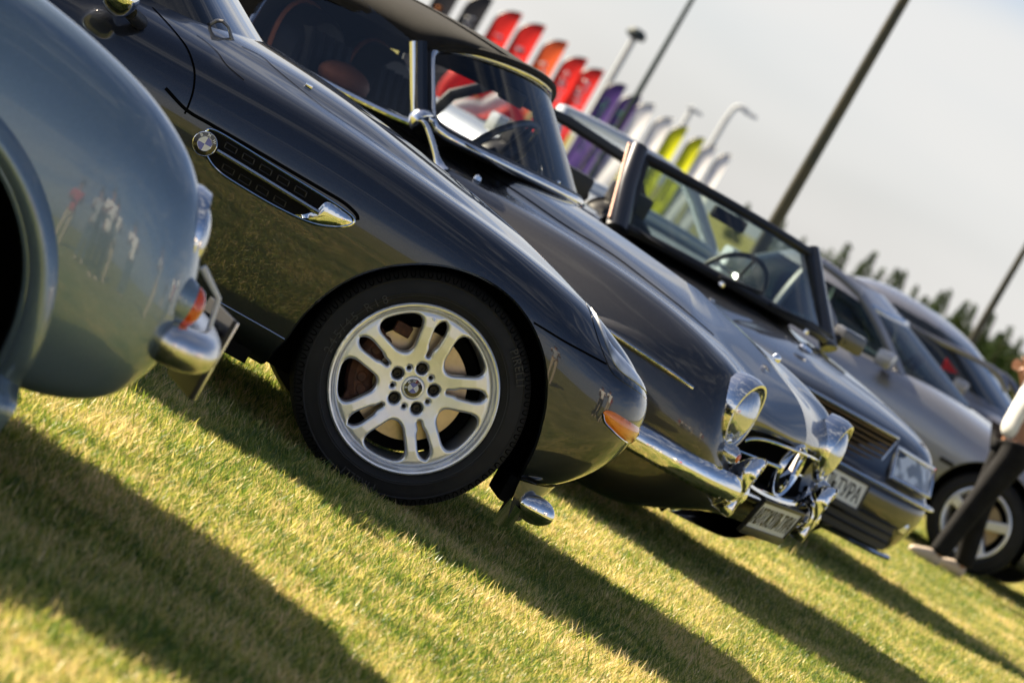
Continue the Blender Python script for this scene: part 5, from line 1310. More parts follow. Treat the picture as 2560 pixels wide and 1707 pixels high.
wm = MB(); wm.tube([(-.02, .05, .955), (-.05, .35, .975), (-.18, .62, .965)], .008, 6); wm.tube([(-.02, -.3, .955), (-.06, 0, .985)], .008, 6); wm.build('wiper', MT['black'], rr.root)
MB().box((-.53, 0, 1.20), (.03, .22, .06), bev=.015).build('rear_view_mirror', MT['black'], rr.root)
for y in (-.30, .28):
    MB().lathe([(0, .018), (.012, .014), (.016, 0)], (.02, y, .925), (.3, 0, .95), 14).build('washer_jet', MT['chrome'], rr.root)
rr.gap('bonnet_gap', Zq([(1445, 420), (1520, 500), (1560, 560), (1580, 640), (1565, 700)]), .010, MT['gap'])

rr.settle(1.07)
# ------------------------------------------------------------------ simpler cars behind
def simple_car(origin, th, name, label, pm, hw=.86, sill=.2, hood=(.72, .92), belt=.92, roof=1.38, wb=2.6, fo=.82, ro=1.0, wr=.32, cab=None, open_top=False, glass_m='dusk_solid', rim=.215):
    car = Car(origin, th, name, label)
    xs = np.array([-(wb + ro) + .05, -(wb + ro * .6), -wb * .95, -wb * .72, -wb * .5, -wb * .33, -wb * .2, -.25, 0, .2, fo * .55, fo * .7])
    n, c = hood
    zt = lambda x: np.interp(x, [-(wb + ro), -wb * .9, -.75, fo * .4, fo], [belt - .06, belt + .02, c, (n + c) / 2 + .02, n])
    R = []
    # (height fraction, width factor, nose inset)
    for f, wf, ins in ((0, .80, .18), (.03, .95, .09), (.22, .985, .03), (.42, 1.0, .0), (.58, 1.0, .0), (.74, .995, .02), (.88, .955, .06), (.97, .88, .14), (1.01, .70, .26), (1.03, .40, .45), (1.035, 0, .6)):
        ys = [(-(wb + ro), hw * wf * .88), (-wb, hw * wf), (0, hw * wf), (fo, hw * wf * .93)]
        zs = [(x, sill + (zt(x) - sill) * f) for x in (-(wb + ro), -wb * .9, -.75, fo * .4, fo)]
        xm = fo * .7 - ins * .55
        zn = sill + (n - sill) * min(f, 1.0); zn2 = sill + .03 + (n - sill - .03) * f
        wrap = [(fo * .84 - ins * .8, -hw * wf * .86, zn), (fo * .94 - ins, -hw * wf * .70, zn), (fo - ins, -hw * wf * .45, zn), (fo * 1.02 - ins, -hw * wf * .2, zn), (fo * 1.03 - ins, 0, zn)]
        R.append(row(ys, zs, wrap, np.minimum(xs, xm)))
    body_shell(car, R, 120, 80, [(0, wr + .02, const_r(wr + .045)), (-wb, wr + .02, const_r(wr + .045))], pm)
    under_pan(car, -(wb + ro * .7), fo * .6, hw * .66, sill, [((-wb / 2, 0, .28), (wb - .85, hw * 1.8, .2))])
    if cab:
        G = np.array(cab, float); P = bsurf(G, 44, 90); m = MB()
        for s in (1, -1): m.grid(P * np.array([1, s, 1]), flip=s > 0)
        o = m.build('cabin', [pm, MT[glass_m]], car.root)
    return car
def five_spoke(car, x, y, R=.325, rr_=.222):
    wr = empty('wheel', (x, y, R)); wr.parent = car.root
    if y > 0: wr.rotation_euler = (0, 0, math.pi)
    tyre('tyre', wr, R, rr_, .21, 0, MT['rubber'])
    MB().lathe([(rr_ + .004, .012), (rr_ + .006, .0), (rr_ - .004, -.004), (rr_ - .016, .006), (rr_ - .024, .03), (rr_ - .03, .16)], (0, 0, 0), (0, 1, 0), 72).build('rim', MT['alloy'], wr)
    def spd(X, Z):
        d = .055 - np.hypot(X, Z)
        for k in range(5):
            a = R_(18 + 72 * k); c, s = math.cos(a), math.sin(a); U = X * c + Z * s; Wd = -X * s + Z * c
            d = smax(d, capsule(U, Wd, .04, 0, rr_, 0, .030, .034), .02)
        d = smax(d, np.hypot(X, Z) - (rr_ - .018), .015)
        return smin(d, rr_ - .012 - np.hypot(X, Z), .001)
    V, F = wheel_disc(spd, rr_, .004, lambda r, X, Z: .022 - .012 * np.clip(r / .2, 0, 1), .008, .03)
    o = mesh_obj('spokes', V, F, MT['alloy'], wr, False); auto_smooth(o.data, 50)
    MB().lathe([(0, .09), (.15, .09), (.152, .11)], (0, 0, 0), (0, 1, 0), 40).build('brake_disc', MT['disc'], wr)
    MB().lathe([(0, .13), (.2, .13)], (0, 0, 0), (0, 1, 0), 24).build('splash_plate', MT['void'], wr)
    return wr
sw = at_depth(2442, 1301, 27.8); t_ = R_(15)
cabS = [
 [(-2.5, 0, .90), (-2.45, -.4, .90), (-2.1, -.70, .87), (-1.8, -.76, .865), (-1.35, -.77, .86), (-1.0, -.765, .86), (-.80, -.72, .875), (-.66, -.5, .91), (-.55, -.2, .93), (-.53, 0, .935)],
 [(-2.35, 0, 1.05), (-2.3, -.38, 1.05), (-2.05, -.65, 1.05), (-1.8, -.70, 1.05), (-1.45, -.71, 1.05), (-1.2, -.70, 1.03), (-1.04, -.65, 1.02), (-.92, -.45, 1.03), (-.84, -.2, 1.04), (-.82, 0, 1.045)],
 [(-2.15, 0, 1.22), (-2.1, -.34, 1.22), (-1.95, -.56, 1.21), (-1.8, -.60, 1.21), (-1.6, -.61, 1.21), (-1.45, -.60, 1.20), (-1.36, -.55, 1.19), (-1.28, -.4, 1.19), (-1.22, -.18, 1.20), (-1.2, 0, 1.205)],
 [(-2.0, 0, 1.29), (-1.98, -.2, 1.29), (-1.9, -.36, 1.28), (-1.8, -.40, 1.28), (-1.7, -.42, 1.28), (-1.58, -.42, 1.275), (-1.5, -.38, 1.27), (-1.45, -.26, 1.27), (-1.42, -.12, 1.275), (-1.41, 0, 1.28)]]
sv_ = simple_car(sw + np.array([math.sin(t_), math.cos(t_), 0]) * .84, 15, 'silver_coupe', 'silver coupe with five spoke wheels behind the man in the white shirt', MT['silver'], hw=.87, hood=(.62, .93), belt=.87, wb=2.5, fo=.86, ro=.85, wr=.325)
for x in (0, -2.5):
    for s in (-1, 1): five_spoke(sv_, x, s * .84)
P = bsurf(np.array(cabS), 44, 90); m = MB()
for s in (1, -1): m.grid(P[28:] * np.array([1, s, 1]), flip=s > 0)
m.build('roof', MT['silver'], sv_.root)
gl_ = MB()
for s in (1, -1): gl_.grid(P[:30, :] * np.array([1, s, 1]) * np.array([1, .99, 1]), flip=s > 0)
gl_.build('glazing', MT['night_glass'], sv_.root)
def z3(x, y): return (1900 + x / 2.851, 550 + y / 2.851)
for s in (-1, 1):
    for nm, pp, yv_, r_ in (('pillar', ((720, 535), (790, 650), (865, 790), (945, 960), (1030, 1160)), -.71, .030), ('door_frame', ((365, 262), (480, 330), (600, 420), (720, 530)), -.66, .030), ('door_post', ((372, 290), (470, 560), (560, 800), (625, 985)), -.73, .016)):
        MB().tube(crom([sv_.pl(*z3(*q), 1, yv_) for q in pp], 5) * np.array([1, -s, 1]), r_, 8).build(nm, MT['silver'], sv_.root)
MB().tube(crom([sv_.pl(*z3(*q), 1, .25) for q in ((780, 572), (860, 612), (930, 662), (962, 720), (960, 800), (945, 870))], 5), .028, 8).build('screen_surround', MT['chrome'], sv_.root)  # bright tube stands in for the sun glint on the far screen frame
for s in (-1, 1):
    f = np.array([1, -s, 1])
    for q in ((23, .03),):
        MB().tube(P[:34, q[0]] * f, q[1], 8).build('pillar', MT['silver'], sv_.root)
    MB().box((-1.0, s * .96, .93), (.12, .16, .11), bev=.035).build('door_mirror', MT['silver'], sv_.root)
    MB().box((-1.0, s * .86, .90), (.07, .12, .04), bev=.01).build('mirror_foot', MT['black'], sv_.root)
    seat(sv_, -1.75, s * .36, .5, .25, .48, .6, 'dark_leather', 'dark_leather')
    MB().box((-.35, s * .872, .565), (.10, .012, .03), bev=.005).build('side_marker', MT['satin_dark'], sv_.root)
MB().tube(smooth_line(P[30, 60:]), .020, 8).build('header_trim', MT['white_glint'] if 'white_glint' in MT else MT['chrome'], sv_.root)  # this and the far pillar tube imitate the frame's glint
MB().tube(P[6:32, 66] * np.array([1, -1, 1]), .020, 8).build('far_pillar_trim', MT['chrome'], sv_.root)
MB().box((-1.3, 0, .6), (1.6, 1.4, .36), bev=.05).build('cabin_floor', MT['void'], sv_.root)
steering(sv_, (-1.12, .36, .90), .19, (-.9, 0, .42), 'black_rim')
# dark glazed saloon further back
cabD = [
 [(-3.1, 0, .96), (-3.05, -.4, .96), (-2.8, -.72, .93), (-2.2, -.80, .92), (-1.5, -.80, .92), (-.95, -.79, .92), (-.65, -.74, .93), (-.42, -.5, .96), (-.3, -.2, .98), (-.28, 0, .985)],
 [(-2.9, 0, 1.1), (-2.85, -.38, 1.1), (-2.65, -.66, 1.1), (-2.2, -.74, 1.1), (-1.55, -.745, 1.1), (-1.15, -.735, 1.1), (-.92, -.69, 1.1), (-.74, -.48, 1.11), (-.63, -.2, 1.12), (-.6, 0, 1.12)],
 [(-2.6, 0, 1.30), (-2.55, -.34, 1.30), (-2.4, -.58, 1.29), (-2.1, -.65, 1.29), (-1.65, -.66, 1.29), (-1.4, -.65, 1.28), (-1.25, -.60, 1.27), (-1.12, -.4, 1.28), (-1.04, -.18, 1.29), (-1.02, 0, 1.29)],
 [(-2.4, 0, 1.385), (-2.35, -.3, 1.385), (-2.25, -.48, 1.375), (-2.0, -.56, 1.37), (-1.75, -.58, 1.37), (-1.55, -.57, 1.36), (-1.42, -.5, 1.35), (-1.34, -.34, 1.36), (-1.28, -.15, 1.365), (-1.26, 0, 1.37)],
 [(-2.1, 0, 1.41), (-2.08, -.1, 1.41), (-2.0, -.16, 1.41), (-1.9, -.18, 1.41), (-1.8, -.18, 1.41), (-1.7, -.17, 1.405), (-1.65, -.14, 1.405), (-1.62, -.1, 1.405), (-1.6, -.05, 1.405), (-1.6, 0, 1.405)]]
dk = simple_car((4.05, 34.2), 10, 'grey_saloon', 'grey saloon with dark windows, farthest car in the row at the right', MT['saloon_grey'], hw=.88, hood=(.74, .96), belt=.93, wb=2.65, fo=.85, ro=1.0)
cabD = np.array(cabD); cabD[:, :, 0] = -.25 + (cabD[:, :, 0] + .3) * .80; cabD[:, :, 2] -= .02
P = bsurf(cabD, 50, 90); m = MB()
for s in (1, -1): m.grid(P * np.array([1, s, 1]), flip=s > 0)
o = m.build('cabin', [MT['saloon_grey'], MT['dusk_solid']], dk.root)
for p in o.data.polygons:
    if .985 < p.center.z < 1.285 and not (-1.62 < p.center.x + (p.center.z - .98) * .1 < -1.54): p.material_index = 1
for x in (0, -2.65):
    for s in (-1, 1): five_spoke(dk, x, s * .85)
for s in (-1, 1):
    MB().box((-.78, s * .96, .98), (.12, .17, .12), bev=.035).build('door_mirror', MT['saloon_grey'], dk.root)
for s in (-1, 1):
    for nm, pp, yv_, r_ in (('pillar', ((1005, 700), (995, 800), (975, 930)), -.80, .032), ('drip_rail', ((1015, 715), (1250, 850), (1480, 960), (1640, 1050)), -.66, .022), ('windscreen_pillar', ((1640, 1050), (1720, 1130), (1760, 1220)), -.70, .03)):
        MB().tube(crom([dk.pl(*z3(*q), 1, yv_) for q in pp], 5) * np.array([1, -s, 1]), r_, 8).build(nm, MT['saloon_grey'], dk.root)
MB().add([(-1.0, -.735, 1.12), (-.86, -.725, 1.06), (-1.0, -.75, 1.02)], [(0, 1, 2), (2, 1, 0)]).build('red_pennant', MT['pennant_red'], dk.root)
# pale convertible behind the smoke grey one
pv = simple_car((.52, 26.6), 58, 'pale_convertible', 'pale blue open car seen behind the black windscreen surround', MT['pale_blue'], hw=.88, hood=(.74, .95), belt=.93, wb=2.55, fo=.85, ro=.95)
bs = np.array([(-.50, -.70, .93), (-.38, -.58, .95), (-.26, -.35, .97), (-.22, 0, .975)]); tp = np.array([(-.98, -.58, 1.262), (-.95, -.45, 1.28), (-.90, -.22, 1.292), (-.89, 0, 1.295)])
bc, tcv = bcurve(mir(bs), 30), bcurve(mir(tp), 30)
MB().grid(np.stack([bc + (tcv - bc) * t for t in np.linspace(0, 1, 8)], 1)).build('windscreen', MT['glass'], pv.root)
loop = np.concatenate([bc, tcv[::-1]]); loop = smooth_line(loop, True, 1)
MB().tube(loop, .045, 10, True).build('windscreen_frame', MT['pale_blue'], pv.root)
for s in (-1, 1):
    seat(pv, -1.75, s * .37, .42, .25, .5, .55, 'grey_cloth', 'grey_cloth')
    five_spoke(pv, 0, s * .85); five_spoke(pv, -2.55, s * .85)
da = MB(); da.grid(bsurf(np.array([[(-.3 - .1 * abs(y), y, .955), (-.55, y, .985), (-.75, y, .97), (-.82, y, .85)] for y in (-.64, -.3, 0, .3, .64)]), 20, 16)); da.build('dashboard', MT['grey_cloth'], pv.root)
for s in (-1, 1): MB().box((-.72, s * .98, 1.0), (.12, .2, .13), bev=.035).build('door_mirror', MT['pale_blue'], pv.root)
# ------------------------------------------------------------------ flags, masts, trees, the man
mesh_obj('road', [(-200, 60, .004), (200, 60, .004), (200, 170, .004), (-200, 170, .004)], [(0, 1, 2, 3)], mat('asphalt', (.055, .056, .06), .85, var=.15, vscale=2), None, False)['kind'] = 'structure'
FD = 110.0
def flag(top, bottom, wpx, colname, label, marks=None, mcol='letter_white', group=None, hot=None):
    """feather banner: top/bottom of its mast side in overview pixels; sail on the left of the tip"""
    a = at_depth(top[0] * K, top[1] * K, FD); b = at_depth(bottom[0] * K, bottom[1] * K, FD)
    w = wpx * K * FD / FPX
    root = empty('feather_flag', (b[0], FD, 0), 0, label, 'flag', group)
    H = a[2] - b[2]; z0 = b[2]
    n = 30; T = 1 - (1 - np.linspace(0, 1, n)) ** 1.6
    # the mast runs up one side and bends over the top
    ed = lambda t: w * np.sqrt(np.clip(1 - np.clip((t - .82) / .18, 0, 1) ** 2, .0004, 1))
    G = []
    for t in T:
        e = ed(t)
        G.append([(w / 2 - e * f * 1.0, .05 * math.sin(3 * f + 5 * t), z0 + H * (t - .10 * f * (1 - t) * 0)) for f in np.linspace(0, 1, 8)])
    G = np.array(G)
    MB().grid(G).build('sail', MT[colname], root)
    mast = [(-w / 2, .03, 0), (-w / 2, .03, z0)] + [(w / 2 - ed(t) - .0, .03, z0 + H * t) for t in T[1:]]
    MB().tube(mast, .022, 6).build('mast', MT['satin_dark'], root)
    MB().lathe([(0, .05), (.3, .04), (.34, 0)], (-w / 2, .03, 0), (0, 0, 1), 16).build('foot', MT['satin_dark'], root)
    if marks:
        lo_, hi, rg = marks; rg = np.random.default_rng(rg); m = MB()
        k = int((hi - lo_) * H / (w * .32))
        for q in range(k):
            zc = z0 + H * (lo_ + (hi - lo_) * (q + .5) / k); s = w * .42
            for _ in range(3):
                p = rg.uniform(-.5, .5, 4)
                x0, z0_, x1, z1 = -w * .02 + p[0] * s, zc + p[1] * w * .26, -w * .02 + p[2] * s, zc + p[3] * w * .26
                m.tube([(x0, -.07, z0_), ((x0 + x1) / 2 + .03, -.06, (z0_ + z1) / 2), (x1, -.06, z1)], w * .11, 6, sq=.4)
        m.build('print', MT[mcol], root)
    return root
for nm, c in (('flag_red', (.72, .035, .03)), ('flag_orange', (.80, .13, .04)), ('flag_purple', (.085, .05, .20)), ('flag_white', (.82, .82, .84)), ('flag_yellow', (.62, .64, .02)), ('flag_black', (.03, .03, .035)), ('print_green', (.03, .28, .12)), ('print_olive', (.45, .47, .02)), ('print_orange', (.75, .25, .03))):
    m = mat(nm, c, .7); n = m.node_tree.nodes; L = m.node_tree.links
    if nm.startswith('flag'):
        b = n['Principled BSDF']; t = n.new('ShaderNodeBsdfTranslucent'); t.inputs['Color'].default_value = (*c, 1); mxs = n.new('ShaderNodeMixShader'); mxs.inputs[0].default_value = .45
        L.new(b.outputs[0], mxs.inputs[1]); L.new(t.outputs[0], mxs.inputs[2]); L.new(mxs.outputs[0], n['Material Output'].inputs[0])
    MT[nm] = m
GRED, GW, GY, GP, GB = 'red feather flags in the row behind', 'white feather flags in the row behind', 'yellow feather flags in the row behind', 'purple feather flags in the row behind', 'black feather flags at the top left'
flag((1184, 25), (1050, 246), 52, 'flag_red', 'leftmost red feather flag, just right of the black soft top', (.35, .75, 3), group=GRED)
flag((1237, 53), (1100, 280), 52, 'flag_red', 'red feather flag second from the left with a dark mast tip', (.35, .75, 4), group=GRED)
flag((1287, 90), (1160, 306), 48, 'flag_orange', 'orange feather flag between the red ones', (.25, .75, 5), group=GRED)
flag((1333, 129), (1205, 345), 48, 'flag_red', 'red feather flag with large white print, left of the last pair', (.2, .82, 6), group=GRED)
flag((1374, 157), (1255, 352), 46, 'flag_red', 'rightmost red feather flag, beside the purple ones', (.15, .84, 7), group=GRED)
flag((1423, 189), (1305, 392), 42, 'flag_purple', 'purple feather flag on the left with green print', (.2, .8, 8), 'print_green', GP)
flag((1458, 217), (1345, 410), 40, 'flag_purple', 'purple feather flag on the right, touching the dark green pole', (.25, .8, 9), 'print_green', GP)
flag((1490, 235), (1380, 425), 38, 'flag_white', 'white feather flag beside the purple one', None, group=GW)
flag((1533, 267), (1415, 470), 36, 'flag_white', 'white feather flag left of the yellow pair', None, group=GW)
flag((1566, 287), (1455, 480), 34, 'flag_yellow', 'left yellow feather flag above the black windscreen surround', (.2, .6, 12), 'print_olive', GY)
flag((1606, 313), (1495, 505), 32, 'flag_yellow', 'right yellow feather flag above the black windscreen surround', (.2, .6, 13), 'print_olive', GY)
flag((1634, 332), (1525, 520), 30, 'flag_white', 'white feather flag right of the yellow pair', None, group=GW)
flag((1668, 351), (1560, 540), 28, 'flag_white', 'rightmost white feather flag of the row', None, group=GW)
flag((1118, -9), (980, 220), 50, 'flag_black', 'black feather flag with orange and white print above the soft top', (.35, .8, 14), 'letter_white', GB)
flag((1052, -43), (915, 190), 50, 'flag_black', 'black feather flag cut off by the top edge', (.3, .75, 15), 'print_orange', GB)
# inflatable red and white arch seen through the classic roadster's windscreen
def arch(px, pz, col, r, label):
    P = np.array([at_depth(x * K, y * K, 90) for x, y in px])
    rt = empty('inflatable_arch', (P[0][0], 90, 0), 0, label, 'arch')
    MB().tube(crom(P - np.array([P[0][0], 90, 0]), 6), r, 14).build('tube', MT[col], rt)
    return rt
A_ = arch([(1012, 330), (1022, 250), (1040, 200), (1075, 178), (1120, 205), (1160, 250), (1185, 300), (1180, 360)], 0, 'flag_red', .26, 'red inflatable arch with white band seen through the windscreen of the classic roadster')
Q = np.array([at_depth(x * K, y * K, 89.6) for x, y in ((1040, 262), (1070, 250), (1105, 255), (1140, 240), (1165, 232))]) - np.array(A_.location)
MB().tube(crom(Q, 6), .22, 12).build('white_band', MT['flag_white'], A_)
B_ = np.array([at_depth(x * K, y * K, 89.2) for x, y in ((1045, 282), (1090, 292), (1140, 278), (1175, 262))]) - np.array(A_.location)
MB().tube(crom(B_, 6), .20, 12).build('lower_tube', MT['flag_red'], A_)
# masts and lamps
def pole(p0, p1, D, r0, r1, matn, name, label, cat, group=None, head=None):
    a, b = at_depth(p0[0] * K, p0[1] * K, D), at_depth(p1[0] * K, p1[1] * K, D)
    x = a[0]; rt = empty(name, (x, D, 0), 0, label, cat, group)
    MB().lathe([(r0, 0), (r0 + (r1 - r0) * .5, b[2] * .5), (r1, b[2])], (0, 0, 0), (0, 0, 1), 20).build('shaft', MT[matn], rt)
    MB().lathe([(0, .3), (r0 * 1.6, .3), (r0 * 2.2, 0)], (0, 0, 0), (0, 0, 1), 16).build('base', MT['concrete'], rt)
    return rt, b
MT['concrete'] = mat('concrete', (.40, .38, .34), .9, var=.15, vscale=5)
MT['pole_dark'] = mat('weathered_dark_pole', (.030, .038, .042), .45, .5, col2=(.075, .065, .045), vscale=3)
MT['pole_green'] = mat('green_pole', (.012, .03, .026), .5, .3)
MT['pole_grey'] = mat('galvanised_pole', (.50, .52, .52), .5, .4)
MT['lamp_dark'] = mat('lamp_housing', (.03, .045, .045), .5)
pole((1775, 520), (2080, -10), 44, .075, .056, 'pole_dark', 'flag_pole', 'thick dark pole rising behind the smoke grey convertible', 'pole')
pole((1425, 285), (1600, -20), 90, .075, .05, 'pole_green', 'flag_pole', 'thin dark green pole beside the purple flags', 'pole')
pole((2222, 800), (2380, 530), 62, .075, .045, 'pole_dark', 'flag_pole', 'thin dark pole on a concrete foot at the right edge', 'pole')
rt, tp_ = pole((1395, 196), (1461, 82), 120, .10, .085, 'pole_grey', 'light_mast', 'pale mast with a round dark floodlight head', 'street lamp')
MB().lathe([(0, .20), (.18, .18), (.29, .05), (.28, -.06), (.12, -.12), (0, -.12)], (0, 0, tp_[2]), (0, 0, 1), 20).build('lamp_head', MT['lamp_dark'], rt)
for (p0, p1, arm, lb) in (((1600, 392), (1668, 268), (1718, 258), 'pale bent street lamp with its arm to the right, above the white flags'), ((1520, 372), (1583, 268), (1592, 250), 'fainter pale street lamp left of the bent one')):
    rt, b = pole(p0, p1, 150, .11, .09, 'pole_hazed', 'street_lamp', lb, 'street lamp', 'pale street lamps in the distance')
    e = at_depth(arm[0] * K, arm[1] * K, 150) - np.array(rt.location)
    s_ = np.array([0, 0, b[2]])
    MB().tube(crom([s_ - np.array([0, 0, .3]), s_ + (e - s_) * np.array([.12, 1, .7]), s_ + (e - s_) * np.array([.5, 1, 1.05]), e], 5), .085, 8).build('arm', MT['pole_hazed'], rt)
    MB().box(e + np.array([.1, 0, -.04]), (.55, .22, .13), bev=.04).build('lamp_head', MT['pole_hazed'], rt)
# spruce trees
def spruce(seed):
    rg = np.random.default_rng(seed); V = []; F = []; T = []
    H = 1.0
    for k in range(420):
        z = .10 + .90 * rg.random() ** 1.15; r = .26 * (1 - z) ** 1.05 * (0.75 + .4 * rg.random()) + .01
        a = rg.uniform(0, 2 * math.pi); rr_ = r * math.sqrt(rg.random() * .7 + .3)
        c = np.array([rr_ * math.cos(a), rr_ * math.sin(a), z - .12 * rr_])
        s = rg.uniform(.035, .075) * (1.15 - z * .6)
        for q in range(2):
            d = np.array([math.cos(a + rg.normal(0, .7)), math.sin(a + rg.normal(0, .7)), -.35 + rg.normal(0, .3)]); d /= np.linalg.norm(d)
            e = np.cross(d, rg.normal(0, 1, 3)); e /= np.linalg.norm(e)
            i = len(V); V += [c - e * s * .4, c + d * s * 1.3 - e * s * .12, c + d * s * 1.3 + e * s * .12, c + e * s * .4]; F.append((i, i + 1, i + 2, i + 3))
    return np.array(V), F
MT['needles'] = mat('spruce_needles', (.028, .058, .014), .8, spec=.2, col2=(.08, .12, .025), vscale=2.5)
MT['bark'] = mat('spruce_bark', (.06, .045, .03), .9)
protos = []
for s in range(5):
    V, F = spruce(50 + s); r = empty('spruce_tree', (0, 0, 0)); c = mesh_obj('crown', V, F, MT['needles'], r, False)
    MB().lathe([(.022, 0), (.016, .4), (.003, .97)], (0, 0, 0), (0, 0, 1), 8).build('trunk', MT['bark'], r); protos.append(r)
tr = random.Random(11); used = set()
TD = 330.0
def tree_at(px, py, D, w, label):
    p = at_depth(px * K, py * K, D); h = p[2] + .6
    k = tr.randrange(5); src = protos[k]
    if k not in used: r = src; used.add(k); kids = None
    else:
        r = src.copy(); COL.objects.link(r)
        for ch in src.children: c = ch.copy(); COL.objects.link(c); c.parent = r
    r.location = (p[0], D, -.6); r.scale = (h * w, h * w, h); r.rotation_euler = (0, 0, tr.uniform(0, 6.28))
    tag(r, label, 'tree', 'spruces along the skyline')
tops = [(1722, 468), (1806, 505), (1850, 545), (1890, 575), (1912, 572), (1953, 560), (1985, 600), (2012, 578), (2030, 615), (2066, 618), (2083, 622), (2110, 655), (2130, 680), (2145, 690), (2168, 668), (2186, 665), (2205, 712), (2225, 690), (2243, 700), (2262, 735), (2285, 720), (2300, 762), (2325, 750), (2350, 775)]
LB = ['lone spruce tip between the big dark pole and the white flags', 'first spruce to the right of the foot of the big dark pole', 'second spruce to the right of the big dark pole, just above the windscreen corner', 'small spruce third to the right of the big dark pole', 'spruce close beside the tallest one, on its left', 'tallest pointed spruce near the left end of the skyline row', 'low spruce in the gap between the two tall ones', 'second tall spruce, right of the tallest one', 'spruce leaning on the right of the second tall one', 'left one of the close pair above the silver roof', 'right one of the close pair above the silver roof', 'first spruce on the slope right of the close pair', 'low spruce at the bottom of the dip in the skyline', 'spruce rising on the right of the dip in the skyline', 'broad spruce left of the pointed one by the right hand pole', 'pointed spruce standing left of the thin right hand pole', 'short spruce just left of the thin right hand pole', 'spruce directly behind the thin right hand pole', 'spruce touching the right side of the thin right hand pole', 'low spruce right of the thin pole above the saloon', 'taller spruce right of the thin pole above the saloon', 'small spruce third from the right edge of the frame', 'spruce second from the right edge of the frame', 'spruce at the right edge of the frame']
for (x, y), lb in zip(tops, LB): tree_at(x, y, TD + tr.uniform(-25, 25), tr.uniform(.75, 1.1), lb)
WV = []; WF = []; wn_ = 0
for q in range(130):
    f = q / 129; x = 1800 + f * 620 + tr.uniform(-8, 8); y = 540 + f * 270 + tr.uniform(16, 62)
    V, F = spruce(50 + q % 5); p = at_depth(x * K, y * K, TD + 30 + tr.uniform(0, 40)); h = p[2] + .6; w = tr.uniform(1.0, 1.5); a_ = tr.uniform(0, 6.28)
    V = V @ np.array([[math.cos(a_), math.sin(a_), 0], [-math.sin(a_), math.cos(a_), 0], [0, 0, 1]]) * np.array([h * w, h * w, h]) + np.array([p[0], p[1], -.6])
    WV.append(V); WF += [tuple(i + wn_ for i in f_) for f_ in F]; wn_ += len(V)
tag(mesh_obj('wood', np.concatenate(WV), WF, MT['needles'], None, False), 'dense dark wood behind the separate spruces at the right', 'wood', kind='stuff')
for r in protos:
    if r.name not in [o.name for o in COL.objects if o.get('label')] and not r.get('label'):
        for c in list(r.children): bpy.data.objects.remove(c)
        bpy.data.objects.remove(r)

# the man at the right edge
def skinned(name, joints, edges, mt, parent=None, lev=2):
    """joints: [(x,y,z,r)]"""
    me = bpy.data.meshes.new(name); me.from_pydata([j[:3] for j in joints], edges, [])
    o = bpy.data.objects.new(name, me); COL.objects.link(o)
    md = o.modifiers.new('skin', 'SKIN'); md.use_smooth_shade = True
    for v, j in zip(me.skin_vertices[0].data, joints): v.radius = (j[3], j[4] if len(j) > 4 else j[3])
    me.skin_vertices[0].data[0].use_root = True
    sb = o.modifiers.new('sub', 'SUBSURF'); sb.levels = lev; sb.render_levels = lev
    dg = bpy.context.evaluated_depsgraph_get(); dg.update()
    m2 = bpy.data.meshes.new_from_object(o.evaluated_get(dg)); bpy.data.objects.remove(o)
    m2.materials.clear(); m2.materials.append(mt); m2.shade_smooth()
    o = bpy.data.objects.new(name, m2); COL.objects.link(o)
    if parent: o.parent = parent
    return o
MT['skin'] = mat('skin', (.33, .16, .09), .5)
MT['jeans'] = mat('black_jeans', (.009, .009, .011), .85, var=.4, vscale=14, bump=.6, bscale=22, spec=.2)
MT['cloth_white'] = mat('white_cotton', (.80, .80, .80), .85, bump=.4, bscale=12)
MT['cloth_grey'] = mat('grey_cotton', (.36, .38, .42), .85); MT['cloth_red'] = mat('red_cotton', (.45, .05, .05), .85); MT['cloth_khaki'] = mat('khaki_cotton', (.45, .38, .28), .85); MT['cloth_dark'] = mat('dark_cotton', (.04, .045, .06), .85); MT['blue_jeans'] = mat('blue_jeans', (.06, .09, .16), .85)
MT['shoe'] = mat('pale_shoe', (.55, .45, .36), .6)
MT['hair'] = mat('dark_hair', (.02, .014, .01), .6)
